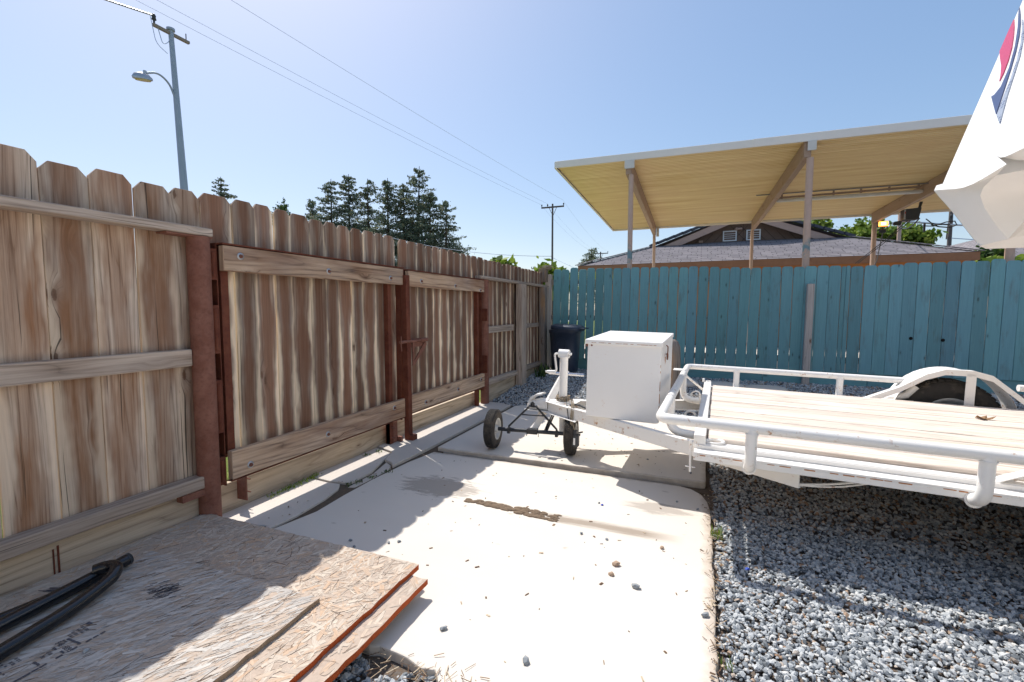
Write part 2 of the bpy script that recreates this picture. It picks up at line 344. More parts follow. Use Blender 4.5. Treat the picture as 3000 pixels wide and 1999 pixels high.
M['sidewalk']=concrete('sidewalk_concrete',(.5,.48,.45),.1,False)
def gravelm():
    t=NT('crushed_stone',.85,0,.3); r=t.attr(); o=t.obj()
    c=t.ramp(r,[(0.,(.10,.115,.13)),(.2,(.24,.26,.275)),(.5,(.46,.485,.50)),(.78,(.66,.665,.655)),(.86,(.62,.60,.56)),(.93,(.48,.35,.25)),(1.,(.38,.23,.14))])
    n=t.noise(o,55,4,.6); c=t.mix(t.math('MULTIPLY',n,.5),c,t.hsv(c,.5,.8,.55)); t.bump(n,.25,.003); return t.out(c)
M['gravel']=gravelm()
def osb(name,c1,c2,c3,edge=(.2,.15,.11)):
    t=NT(name,.88,0,.2); r=t.attr(); u=t.sep(t.uv()); z=t.math('MULTIPLY',r,33.)
    g=t.noise(t.comb(t.math('MULTIPLY',u[0],260.),t.math('MULTIPLY',u[1],14.),z),1,4,.65)
    c=t.ramp(t.math('FRACT',t.math('MULTIPLY',r,5.37)),[(0.,c1),(.45,c2),(.8,c3),(1.,c1)])
    c=t.mix(t.math('MULTIPLY',t.ramp(g,[(.35,0.),(.7,1.)]),.6),c,t.hsv(c,.5,1.,.5)); t.bump(g,.35,.0008); return t.out(c)
M['osb_grey']=osb('weathered_strand_board',(.68,.63,.57),(.52,.475,.43),(.58,.46,.36))
M['osb_tan']=osb('tan_strand_board',(.70,.60,.49),(.54,.44,.355),(.64,.45,.31))
M['osb_crack']=plain('board_crack',(.13,.085,.06),.95,0,.1,.3,40)
M['osb_gap']=plain('board_gap_brown',(.50,.40,.32),.95,0,.1,.3,40)
M['osb_edge']=plain('red_board_edge',(.42,.085,.022),.8,0,.2,.25,70)
M['osb_edge_grey']=plain('grey_board_edge',(.34,.25,.17),.85,0,.2,.3,70)
M['ink']=plain('faded_ink',(.12,.115,.13),.9,0,.1,.3,80)
def leafm(name,a,b,c3=None,tr=.35):
    t=NT(name,.6,0,.3); r=t.attr(); st=[(0.,a),(.7,b)]+([(1.,c3)] if c3 else [])
    c=t.ramp(r,st); t.out(c)
    tl=t.n('BsdfTranslucent'); t.l(c,tl.inputs[0]); ms=t.n('MixShader'); ms.inputs[0].default_value=tr
    t.l(t.b.outputs[0],ms.inputs[1]); t.l(tl.outputs[0],ms.inputs[2]); t.l(ms.outputs[0],t.t.nodes['Material Output'].inputs[0]); return t.m
M['conifer']=leafm('hazy_conifer_needles',(.09,.135,.10),(.18,.23,.14),(.33,.29,.16),.35)  # distance haze is mixed into these lightened needle colours
M['leaf']=leafm('bright_leaves',(.09,.16,.02),(.26,.36,.05),(.40,.45,.09))
M['leafdark']=leafm('dark_leaves',(.03,.06,.02),(.08,.14,.03),(.2,.28,.06))
M['bark']=plain('bark',(.10,.075,.055),.95,0,.1,.3,15)
# ------------------------------------------------------------------ ground and slabs
def gz(x,y):   # gravel surface height
    t=min(1,max(0,(y-4.6)/3.2)); b=-.028+.14*t*t*(3-2*t)
    if x<-.8: b+=.05*min(1,max(0,(y-5.6)/1.6))*min(1,(-.8-x)/1.2)
    return b
mb=MB(); xs=[-400,-60,-20,-8,-4,-2.66]+[-2.6+.2*i for i in range(0,36)]+[6,9,20,60,400]; ys=[-60,-20,-5,-1]+[-.6+.2*i for i in range(0,46)]+[9,12,20,60,150,500]
V=[];F=[]
for y in ys:
    for x in xs:
        if x<-2.62: z=-.09
        elif y>8.6: z=.05
        else: z=gz(x,y)-.022
        V.append((x,y,z))
n=len(xs)
for j in range(len(ys)-1):
    for i in range(n-1): F.append((j*n+i,j*n+i+1,(j+1)*n+i+1,(j+1)*n+i))
mb.add(V,F,smooth=True); struct(mb.build('ground',M['dirt']))
def slab(name,poly,ztop,th,mat,bev=.006):
    b=MB(); T=Matrix(((1,0,0,0),(0,0,1,0),(0,1,0,0),(0,0,0,1)))  # (a,b,c)->(a,c,b)
    b.prism(poly[::-1],ztop-th,ztop,T); return struct(b.build(name,mat,bevel=bev))
rr=random.Random(3)
def jit(p0,p1,n,a):
    return [(p0[0]+(p1[0]-p0[0])*i/n+rr.uniform(-a,a),p0[1]+(p1[1]-p0[1])*i/n+rr.uniform(-a,a)) for i in range(1,n)]
p=[(-.62,.72),(.083,.72)]+jit((.083,.72),(.092,2.8),46,.006)+[(.092,2.8),(.09,2.95),(.075,3.08),(.04,3.19),(-.02,3.26),(-.1,3.295)]+jit((-.1,3.295),(-2.06,3.31),30,.004)+[(-2.06,3.31)]
p+= [(-2.11,3.0),(-2.13,2.6),(-2.12,2.3),(-2.10,2.05),(-2.13,1.9),(-2.16,1.75),(-2.12,1.6),(-2.10,1.36)]+jit((-2.10,1.36),(-.74,1.25),24,.012)+[(-.70,1.16),(-.66,.9)]
slab('slab_near',p,-.012,.12,M['slab'])
p=[(-2.06,3.37),(-1.9,3.35)]+jit((-1.9,3.35),(.02,3.35),30,.003)+[(.035,3.353),(.066,3.36),(.072,3.42)]+jit((.072,3.42),(.085,5.1),12,.004)+[(.08,5.2),(.0,5.25),(-2.0,5.27),(-2.07,5.2)]
slab('slab_back',p,.012,.13,M['slab'],.006)
cp=[[(-2.575,1.0),(-2.13,1.0),(-2.15,1.70),(-2.20,1.76),(-2.30,1.735),(-2.575,1.74)],
    [(-2.575,1.765),(-2.31,1.76),(-2.21,1.79),(-2.165,1.76),(-2.155,1.95),(-2.18,2.2),(-2.22,2.36),(-2.27,2.43),(-2.38,2.42),(-2.575,2.44)],
    [(-2.575,2.462),(-2.38,2.442),(-2.27,2.455),(-2.215,2.47),(-2.22,2.7),(-2.30,2.93),(-2.36,3.12),(-2.575,3.2)],
    [(-2.195,2.42),(-2.15,2.44),(-2.145,2.62),(-2.15,2.83),(-2.20,2.90),(-2.27,2.94),(-2.20,2.68)],
    [(-2.575,3.22),(-2.36,3.14),(-2.29,2.95),(-2.21,2.92),(-2.15,2.86),(-2.135,3.3),(-2.14,4.2),(-2.15,5.24),(-2.3,5.32),(-2.575,5.34)]]
for q,z in zip(cp,(.002,-.006,-.004,-.014,.004)): slab('curb_strip',q,z,.12,M['curb'],.005)
mb=MB(); mb.box(-2.42,-2.0,1.0,5.33,-.1,-.020); mb.box(-2.1,.09,3.27,3.40,-.1,-.034); struct(mb.build('joint_soil',M['soil']))
mb=MB(); mb.box(-3.4,14,7.93,15.2,-.2,.075); struct(mb.build('neighbour_bounce_paving',M['slab2']))  # slab hidden by the fence, added so light bounces onto the carport ceiling
mb=MB(); mb.box(-2.45,7.5,-3.2,.70,-.2,-.030); struct(mb.build('bounce_patio',M['slab2']))  # unseen pale slab behind the camera, added to reflect sunlight upwards
mb=MB(); mb.box(-12.,-2.665,-20,60,-.2,-.06); o=mb.build('lawn',M['lawn']); struct(o)
mb=MB(); mb.box(-14.2,-12.02,-40,80,-.2,-.05); struct(mb.build('sidewalk',M['sidewalk']))
mb=MB(); mb.box(-24,-14.5,-60,120,-.3,-.16); struct(mb.build('street',M['asphalt']))
mb=MB(); mb.box(-14.48,-14.22,-60,120,-.3,-.04); struct(mb.build('street_kerb',M['sidewalk']))
# ------------------------------------------------------------------ gravel: one mesh of crushed stones
def ico():
    t=(1+5**.5)/2; v=np.array([(-1,t,0),(1,t,0),(-1,-t,0),(1,-t,0),(0,-1,t),(0,1,t),(0,-1,-t),(0,1,-t),(t,0,-1),(t,0,1),(-t,0,-1),(-t,0,1)],float); v/=np.linalg.norm(v[0])
    f=np.array([(0,11,5),(0,5,1),(0,1,7),(0,7,10),(0,10,11),(1,5,9),(5,11,4),(11,10,2),(10,7,6),(7,1,8),(3,9,4),(3,4,2),(3,2,6),(3,6,8),(3,8,9),(4,9,5),(2,4,11),(6,2,10),(8,6,7),(9,8,1)])
    return v,f
IV,IF=ico(); rng=np.random.default_rng(5)
LIB=[]
for k in range(16):
    v=IV.copy()*rng.uniform(.72,1.15,(12,1))
    for _ in range(3):
        d=rng.normal(size=3); d/=np.linalg.norm(d); h=v@d; c=rng.uniform(.45,.7); m=h>c; v[m]-=np.outer(h[m]-c,d)
    LIB.append(v*np.array([1.15,.85,.6]))
def stones(P,S,name,rnd=None):
    n=len(P); k=rng.integers(0,16,n); base=np.array(LIB)[k]                      # n,12,3
    q=rng.normal(size=(n,4)); q[:,1:3]*=.32; q/=np.linalg.norm(q,axis=1)[:,None]; w_,x,y,z=q.T
    Rm=np.stack([1-2*(y*y+z*z),2*(x*y-w_*z),2*(x*z+w_*y),2*(x*y+w_*z),1-2*(x*x+z*z),2*(y*z-w_*x),2*(x*z-w_*y),2*(y*z+w_*x),1-2*(x*x+y*y)],-1).reshape(n,3,3)
    V=np.einsum('nij,nkj->nki',Rm,base)*S[:,None,None]+P[:,None,:]
    F=(IF[None]+12*np.arange(n)[:,None,None]).reshape(-1,3)
    r=rng.random(n) if rnd is None else rnd
    return fastmesh(name,V.reshape(-1,3),F,M['gravel'],np.repeat(r,20))
def inreg(x,y):
    a=(x>.105+.012*np.sin(y*23))&(y<8.0)
    b=(y>5.30+.03*np.sin(x*9))&(x>-2.5)&(x<=.2)&(y<8.0)
    c=(y<1.22+.05*np.sin(x*14)+(x<-1.0)*.05)&(x<-.76)&(x>-2.45)
    d=(x>-2.13)&(x<-2.085)&(y>3.3)&(y<5.3)&(rng.random(x.shape)<.5)
    return a|b|c|d
def field(x0,x1,y0,y1,dens,s0,s1,lift=0.,lim=True):
    n=int((x1-x0)*(y1-y0)*dens); x=rng.uniform(x0,x1,n); y=rng.uniform(y0,y1,n); m=inreg(x,y)
    if lim: m&=(x<.56*y+.45)
    x=x[m];y=y[m]; s=rng.uniform(s0,s1,len(x))*rng.uniform(.75,1.25,len(x))
    z=np.array([gz(a,b) for a,b in zip(x,y)])-.012+lift*rng.random(len(x))+.005*np.sin(x*17+y*9)
    return np.stack([x,y,z],1),s
parts=[field(.09,2.3,.8,3.0,7600,.0062,.0145,.009),field(.09,3.6,3.0,5.3,3700,.008,.0155,.010),field(.09,4.9,5.3,8.0,1700,.012,.020,.012),
       field(-2.5,.2,5.2,8.0,2400,.011,.018,.012),field(-2.4,-.75,.7,1.3,4200,.009,.018,.010,False),field(-2.14,-2.08,3.3,5.3,2500,.006,.012,.0,False)]
P=np.concatenate([a for a,b in parts]); S=np.concatenate([b for a,b in parts])
r=rng.random(len(P)); warm=(P[:,1]>2.9)&(rng.random(len(P))<.16)&(P[:,0]>0); r=np.where(r>.86,r*.6,r); r[warm]=rng.uniform(.84,1.,warm.sum()); wm=rng.random(len(P))<.06; r[wm]=rng.uniform(.84,1,wm.sum())
stuff(stones(P,S,'gravel',r))
# debris: bark chips, leaf bits and straw
mb=MB(); rd=random.Random(11)
def chip(x,y,z,L,W,a,rnd,th=.002):
    T=Matrix.Translation((x,y,z))@Matrix.Rotation(a,4,'Z')@Matrix.Rotation(rd.uniform(-.15,.15),4,'Y')
    mb.box(-L/2,L/2,-W/2,W/2,0,th,g=0,rnd=rnd,T=T)
for i in range(360):
    k=rd.random()
    if k<.35: x=rd.uniform(-1.2,.05);y=rd.uniform(3.4,5.1);z=.0125
    elif k<.62: x=rd.uniform(-2.0,.06);y=rd.uniform(1.35,3.25);z=-.0115
    elif k<.82: x=rd.gauss(.1,.03);y=rd.uniform(1.1,3.3);z=-.005
    else: x=rd.uniform(-2.3,-2.12);y=rd.uniform(1.8,5.2);z=.0
    L=rd.uniform(.004,.022); chip(x,y,z,L,L*rd.uniform(.15,.6),rd.uniform(0,3.14),rd.random(),.0015)
for i in range(170):
    x=rd.gauss(-.72,.13) if rd.random()<.5 else rd.uniform(-1.05,-.55); y=1.22+rd.gauss(0,.045)+(.0 if x<-.6 else -.1)
    L=rd.uniform(.006,.05); chip(x,y,-.012+rd.uniform(0,.008),L,rd.uniform(.0008,.003),rd.uniform(0,3.14),rd.random(),.001)
for i in range(260):
    x=.095+rd.gauss(0,.02); y=rd.uniform(.9,3.2); L=rd.uniform(.008,.045); chip(x,y,-.01+rd.uniform(0,.012),L,rd.uniform(.0008,.003),rd.gauss(1.57,.7),rd.random(),.001)
def litter():
    t=NT('dry_litter',.9,0,.2); r=t.attr(); return t.out(t.ramp(r,[(0.,(.09,.05,.03)),(.45,(.2,.13,.08)),(.7,(.42,.32,.22)),(1.,(.55,.45,.32))]))
M['litter']=litter()
stuff(mb.build('litter',M['litter']))
# dried mud ridges
mb=MB()
for i in range(150):
    u=rd.random(); row=rd.choice([-.028,-.012,.006,.022]); x=-1.33+u*.60; y=2.535-u*.035+row*(.5+u)+rd.gauss(0,.004)
    s_=rd.uniform(.006,.017)*(1.2-.7*abs(u-.4)); T=Matrix.Translation((x,y,-.012))@Matrix.Rotation(rd.uniform(-.4,.2),4,'Z')
    mb.lathe([(s_*1.3,0),(s_*1.1,s_*.35),(s_*.5,s_*.6),(0.0005,s_*.62)],T@Matrix.Diagonal((1.6,.7,1,1)),7,rd.random(),smooth=False)
o=tag(mb.build('dried_mud',plain('mud',(.20,.145,.10),.95,0,.1,.3,60)),'dried brown mud ridges pressed by a tyre on the sunlit concrete','mud'); stuff(o)
for k in ('label','category'): 
    pass
# loose stones on the slab
LS=[(-.333,2.133,.020,'blue grey angular stone on the sunlit slab above the brown dirt clump'),(-.227,1.987,.021,'largest dark stone on the sunlit slab, right of the dirt clump'),
    (-.145,2.375,.014,'brown pebble on the slab near the end of the mud smear'),(.05,1.899,.017,'dark stone at the right edge of the slab beside the gravel'),
    (-.522,1.41,.019,'dark grey stone on the slab in the bottom middle of the photo'),(-.867,1.446,.016,'small dark stone on the slab right of the board shadow tip'),
    (-.339,2.042,.016,'crumbly brown dirt clump on the sunlit slab')]
def stone_obj(x,y,z,s,label,rv,mat=None,name='loose_stone',grp='stones scattered on the concrete',cat='stone'):
    v=LIB[rd.randrange(16)]*s; o=fastmesh(name,v,IF,mat or M['gravel'],np.full(20,rv)); o.location=(x,y,z+s*.38); o.rotation_euler=(0,0,rd.uniform(0,6))
    return tag(o,label,cat,grp)
for x,y,s,lab in LS: stone_obj(x,y,-.012,s,lab,.95 if 'brown' in lab else .3)
for x,y,l in ((-.55,2.80,'tiny stone beside the blue scrap on the sunlit slab'),(-.56,2.37,'tiny stone left of the brown pebbles, below the mud smear'),(-.42,2.36,'tiny stone between the mud smear and the brown clump'),(-1.42,1.93,'right one of two dark pebbles in the scalloped fence shadow'),(-1.46,1.90,'left one of two dark pebbles in the scalloped fence shadow'),(-1.66,1.84,'dark pebble against the edge of the tan board in the shade'),(-1.60,1.80,'reddish pebble against the edge of the tan board in the shade'),(.02,2.93,'dark pebble near the shaded rounded corner of the near slab'),(-.1,3.0,'small pebble in the toolbox shadow on the near slab'),(-.35,3.7,'pebble in the shade under the toolbox on the back slab'),(-.03,3.5,'dark pebble on the shaded end of the back slab under the trailer')):
    stone_obj(x,y,.012 if y>3.32 else -.012,rd.uniform(.008,.013),l,.25)
stone_obj(-.527,2.775,-.012,.011,'bright blue plastic scrap on the sunlit slab',0,plain('blue_plastic',(.03,.08,.45),.4),'plastic_scrap','blue plastic scraps','plastic scrap')
stone_obj(.235,2.30,.0,.012,'bright blue plastic scrap in the shaded gravel beside the slab',0,bpy.data.materials['blue_plastic'],'plastic_scrap','blue plastic scraps','plastic scrap')
# stepping stones at the foot of the teal fence
def pebble(cx,cy,rx,ry,z,label):
    b=MB(); pr=[(1.0,0),(1.0,.6),(.93,.9),(.6,1.0),(.001,1.02)]
    T=Matrix.Translation((cx,cy,z))@Matrix.Diagonal((rx,ry,.05,1)); b.lathe(pr,T,28)
    return tag(b.build('stepping_stone',M['curb']),label,'stepping stone','round stepping stones by the teal fence')
pebble(-.16,7.15,.17,.22,gz(0,7.1),'round grey stepping stone seen between the toolbox and the trailer deck')
pebble(.34,7.1,.27,.25,gz(0,7.1),'round grey stepping stone just behind the front corner of the trailer deck')
pebble(.86,7.05,.26,.22,gz(0,7.05),'round grey stepping stone furthest right, behind the trailer deck')
pebble(-1.35,7.2,.24,.18,gz(-1.3,7.2)-.01,'grey stepping stone in front of the dark trash can')
# weeds and moss
def blades(name,pts,h,label,cat,n,spread,mat,wid=.0025,lean=.5):
    V=[];F=[];rn=[]
    for (px_,py_,pz_) in pts:
        for i in range(n):
            x=px_+rd.gauss(0,spread);y=py_+rd.gauss(0,spread);a=rd.uniform(0,6.28);hh=h*rd.uniform(.4,1.2);l=rd.uniform(.1,lean)*hh
            dx,dy=math.cos(a),math.sin(a);o_=len(V); w_=wid*rd.uniform(.6,1.3)
            V+=[(x-dy*w_,y+dx*w_,pz_),(x+dy*w_,y-dx*w_,pz_),(x+dx*l*.5+dy*w_*.7,y+dy*l*.5-dx*w_*.7,pz_+hh*.6),(x+dx*l*.5-dy*w_*.7,y+dy*l*.5+dx*w_*.7,pz_+hh*.6)]
            V+=[(x+dx*l,y+dy*l,pz_+hh)]; F+=[(o_,o_+1,o_+2,o_+3),(o_+3,o_+2,o_+4,o_+4)]; rn+=[rd.random()]*2
    me=bpy.data.meshes.new(name); me.from_pydata(V,[],[f if f[2]!=f[3] else f[:3] for f in F]); me.materials.append(mat)
    a=me.attributes.new('rnd','FLOAT','FACE'); a.data.foreach_set('value',rn); o=bpy.data.objects.new(name,me); col.objects.link(o); return tag(o,label,cat)
blades('weed_tuft',[(.12,2.62,-.02)],.07,'small green and straw weed tuft at the slab edge where the shade ends','weed',34,.016,M['leaf'])
blades('weed_tuft',[(.12,1.66,-.02)],.04,'small green weed in the gravel beside the lower slab edge','weed',12,.012,M['leaf'])
o=blades('moss',[(-2.52+rd.uniform(-.02,.02),rd.uniform(2.02,2.52),.0) for i in range(30)],.014,'','',12,.014,M['leaf'],.003,.9); stuff(o); del o['label'],o['category']
o=blades('moss',[(-2.17,2.50,-.01),(-2.15,2.62,-.01),(-2.2,2.44,-.01),(-2.13,2.75,-.01),(-2.5,2.98,-.0),(-2.47,3.1,0)],.02,'','',24,.018,M['leafdark'],.003,.9); stuff(o); del o['label'],o['category']
blades('weed_tuft',[(-2.30,6.9,.12),(-2.36,7.1,.14),(-2.28,7.2,.14)],.16,'dark green weeds growing between the corner post and the trash can','weed',22,.05,M['leafdark'],.012,.9)
o=blades('lawn_blades',[(rd.uniform(-3.6,-2.7),rd.uniform(-.2,2.2),-.06) for i in range(500)],.05,'','',14,.03,M['leaf'],.003,.8); stuff(o); del o['label'],o['category']
# ------------------------------------------------------------------ left fence
FY=Matrix(((0,1,0,0),(1,0,0,0),(0,0,1,0),(0,0,0,1)))      # (a,b,c)->(b,a,c): a runs along Y, b along X
FX=ID                                                       # a runs along X, b along Y
def picket(mb,a0,a1,z0,z1,t0,t1,base,dog=.028,lean=.004,twist=.02,rnd=None):
    c=(a0+a1)/2; h=(a1-a0)/2; d=dog
    poly=[(-h,0),(h,0),(h,z1-z0-d*1.15),(h-d,z1-z0),(-h+d,z1-z0),(-h,z1-z0-d*1.15)]
    T=base@Matrix.Translation((c,(t0+t1)/2,z0))@Matrix.Rotation(rd.gauss(0,lean),4,'Y')@Matrix.Rotation(rd.gauss(0,twist),4,'Z')
    mb.prism(poly,-(t1-t0)/2,(t1-t0)/2,T,rnd)
XP=(-2.565,-2.548)
def pickets(ys,z0,z1,base=FY,X=XP,mat=None,parent=None,name='picket_panel',dog=.03,lean=.003,twist=.02):
    b=MB()
    for (a0,a1) in ys: picket(b,a0,a1,z0+rd.uniform(-.006,.006),z1+rd.gauss(0,.006),X[0],X[1],base,dog,lean,twist)
    return b.build(name,mat,parent,.002)
def rail(parent,name,x0,x1,y0,y1,z0,z1,mat='rail',g=1,bev=.004):
    b=MB(); b.box(x0,x1,y0,y1,z0,z1,g=g); return b.build(name,M[mat],parent,bev)
f1=thing('wooden_fence','weathered brown dog ear picket fence left of the round rusty post','fence',(-2.5,1.0,0),group=None)
f1m=Matrix.Translation((2.5,-1.0,0)); 
def shift(o,parent):
    o.location=-Vector(parent.location); return o
# visible boards: edges measured along the fence
g1=[(-.98,-.81),(-.80,-.62),(-.61,-.43),(-.42,-.235),(-.225,-.04),(-.03,.16),(.17,.345),(.355,.532),(.54,.70),(.706,.882),(.888,1.065),(1.070,1.236),(1.240,1.410),(1.413,1.580),(1.582,1.735)]
o=pickets(g1,.19,1.835,mat=M['fence'],dog=.034); shift(o,f1); o.parent=f1
def addrail(par,*a,**k):
    o=rail(par,*a,**k); shift(o,par); return o
addrail(f1,'top_rail',-2.545,-2.452,-1,1.735,1.588,1.630)
addrail(f1,'middle_rail',-2.546,-2.500,-1,1.625,.895,.985)
addrail(f1,'bottom_rail',-2.546,-2.470,-1,1.640,.225,.290)
addrail(f1,'kickboard',-2.560,-2.520,-1,1.70,-.06,.215,mat='kick')
b=MB(); b.tube([(-2.50,1.682,-.1),(-2.50,1.682,1.585)],.0545,28); o=b.build('steel_post',M['rust'],f1); shift(o,f1)
b=MB(); b.box(-2.54,-2.46,1.50,1.735,1.577,1.586); b.box(-2.52,-2.47,1.52,1.64,.185,.222); o=b.build('bracket',M['rust'],f1,.001); shift(o,f1); split(o)
b=MB(); b.box(-2.519,-2.5165,1.03,1.037,.02,.19); b.box(-2.519,-2.516,1.015,1.02,.02,.18); o=b.build('metal_strap',M['rust_dark'],f1); shift(o,f1); split(o)
# gate leaves
def bolt(par,x,y,z):
    b=MB(); b.lathe([(.021,0),(.021,.003),(.012,.0035)],axT((x,y,z),(1,0,0)),20,0,0); b.lathe([(.0001,.012),(.010,.012),(.0115,.008),(.0115,.003)],axT((x,y,z),(1,0,0)),6,0,1,False); b.tube([(x,y,z),(x+.018,y,z)],.005,8,0,1)
    o=b.build('bolt',[M['galv'],M['rust']],par); shift(o,par)
def gate(y0,y1,picks,label,lockside,ztop,zb):
    g=thing('gate',label,'gate',(-2.5,(y0+y1)/2,0))
    b=MB(); T=.0
    b.box(-2.546,-2.494,y0,y0+.006,.185,ztop+.012); b.box(-2.546,-2.494,y1-.006,y1,.185,ztop+.012)
    b.box(-2.546,-2.446,y0+.006,y1-.006,ztop+.004,ztop+.012); b.box(-2.494,-2.452,y0+.006,y1-.006,zb-.010,zb-.004)
    for (a0,a1) in lockside: b.box(-2.546,-2.500,a0,a1,.0 if a0>2.9 else .36,ztop)
    o=b.build('steel_frame',M['rust_dark'],g,.001); shift(o,g)
    o=pickets(picks,.330,1.835,mat=M['gatepicket'],dog=.030,twist=.02); shift(o,g); o.parent=g
    b=MB(); b.box(-2.490,-2.452,y0+.012,y1-.012,ztop-.142,ztop,g=1); o=b.build('top_board',M['board'],g,.003); shift(o,g)
    b=MB(); b.box(-2.490,-2.452,y0+.012,y1-.012,zb,zb+.165,g=1); o=b.build('bottom_board',M['board'],g,.003); shift(o,g)
    b=MB(); b.box(-2.620,-2.583,y0-.02,y1+.02,-.07,.160,g=1); o=b.build('kickboard',M['kick'],g,.003); shift(o,g)
    return g
def run(y0,y1,n,gap=.006):
    w_=(y1-y0)/n; e=[y0]; 
    for i in range(n): e.append(y0+w_*(i+1)+(rd.uniform(-.012,.012) if i<n-1 else 0))
    return [(e[i]+gap/2,e[i+1]-gap/2) for i in range(n)]
zt=1.553; zb=.222
g=gate(1.775,3.475,[(1.738,1.914)]+run(1.922,3.475,11,.0015),'near gate leaf of brown pickets in rusty steel frame, beside the round rusty post',[(1.80,1.845),(3.30,3.345)],zt,zb)
for y,z in ((1.89,1.50),(2.57,1.465),(3.28,1.46),(1.9,.275),(2.52,.30),(3.30,.335)): bolt(g,-2.452,y,z)
b=MB(); b.box(-2.582,-2.500,1.905,1.912,.045,.215); b.box(-2.582,-2.576,1.912,1.96,.045,.215)
for z in (.165,.085): b.tube([(-2.575,1.94,z),(-2.51,1.94,z)],.004,8)
o=b.build('stub_bracket',M['rust'],g,.001); shift(o,g)
b=MB(); b.box(-2.55,-2.503,3.30,3.41,.0,.19); b.box(-2.503,-2.46,3.40,3.43,.0,.05)
for z in (.15,.06): b.tube([(-2.52,3.32,z),(-2.46,3.32,z)],.005,8)
o=b.build('stub_bracket',M['rust'],g,.001); shift(o,g)
for z0_,z1_ in ((1.36,1.53),(.95,1.22),(.50,.80),(.20,.36)):
    b=MB(); b.box(-2.535,-2.485,1.737,1.772,z0_,z1_); b.tube([(-2.49,1.752,z0_+.02),(-2.49,1.752,z1_-.02)],.013,10); o=b.build('hinge',M['rust_dark'],g,.001); shift(o,g)
g2=gate(3.53,5.145,run(3.535,5.135,11,.001),'narrower looking far gate leaf of brown pickets carrying the rusty sliding latch',[(5.03,5.075)],1.545,.235)
for y,z in ((3.75,1.46),(4.41,1.445),(5.02,1.42),(3.80,.29),(4.45,.31),(5.03,.34)): bolt(g2,-2.452,y,z)
b=MB()  # leaning drop bar, latch
T=Matrix.Translation((-2.44,3.50,0))@Matrix.Rotation(R(.6),4,'X')
b.box(-.03,.02,-.03,.028,0,1.50,T=T); b.box(-2.43,-2.38,3.47,3.54,.0,.05)
o=b.build('drop_bar',M['rust_dark'],g2,.002); shift(o,g2)
b=MB(); b.box(-2.452,-2.444,3.52,3.80,.845,.925); b.tube([(-2.425,3.36,.905),(-2.425,3.76,.905)],.013,12); b.tube([(-2.425,3.68,.905),(-2.425,3.79,.905)],.019,12)
b.prism([(-.0,0),(.035,0),(.24,.17),(.24,.20),(.20,.20)],-.006,.006,Matrix.Translation((-2.44,3.56,.68))@FY); b.tube([(-2.425,3.56,.90),(-2.425,3.56,.70)],.010,10)
b.tube([(-2.40,3.345,.96),(-2.395,3.335,.87),(-2.40,3.35,.83)],.005,8)
o=b.build('latch',M['rust'],g2,.001); shift(o,g2)
# far section
f2=thing('wooden_fence','far stretch of brown picket fence between the gate and the corner trash can','fence',(-2.5,6.4,0))
o=pickets(run(5.15,7.70,17,.002),.19,1.83,mat=M['gatepicket'],dog=.028,twist=.03); shift(o,f2); o.parent=f2
for a in [('top_rail',-2.545,-2.452,5.06,7.74,1.565,1.603),('middle_rail',-2.546,-2.500,5.28,6.23,.885,.972),('middle_rail',-2.546,-2.505,6.49,7.36,.90,.965),('bottom_rail',-2.546,-2.47,5.27,6.30,.225,.29),('bottom_rail',-2.546,-2.47,6.56,7.5,.245,.31),('brace_post',-2.50,-2.405,6.30,6.50,.06,1.56),('kickboard',-2.56,-2.52,5.25,7.7,-.05,.222)]:
    addrail(f2,*a,mat='kick' if a[0]=='kickboard' else 'rail',g=2 if 'post' in a[0] else 1)
addrail(f2,'corner_post',-2.50,-2.40,7.36,7.50,.05,1.56,mat='oldwood',g=2)
b=MB(); b.tube([(-2.50,5.235,-.1),(-2.50,5.235,1.56)],.0545,24); o=b.build('steel_post',M['rust'],f2); shift(o,f2)
b=MB(); b.box(-2.50,-2.43,5.16,5.175,.4,.62); b.box(-2.50,-2.43,5.16,5.175,1.05,1.2); o=b.build('hinge_plate',M['rust_dark'],f2,.001); shift(o,f2); split(o)
b=MB(); b.box(-2.49,-2.43,7.52,7.58,.1,1.56,g=2); o=tag(b.build('wooden_stake',M['white'],None,.003),'narrow white painted post in the corner behind the brown fence','post')
b=MB(); b.box(-2.60,-2.46,7.62,7.72,1.66,1.90,g=2); b.box(-2.58,-2.40,7.64,7.74,1.88,1.905,g=0)
for i in range(10): b.box(-.09,.09,-.004,.004,0,.008,g=0,T=Matrix.Translation((-2.47+rd.uniform(-.04,.06),7.68,1.905+i*.004))@Matrix.Rotation(rd.uniform(-.9,.9),4,'Z')@Matrix.Rotation(rd.uniform(-.3,.3),4,'Y'))
tag(b.build('post_stub',M['oldwood'],None,.003),'splintered dark post top where the brown and teal fences meet','post')
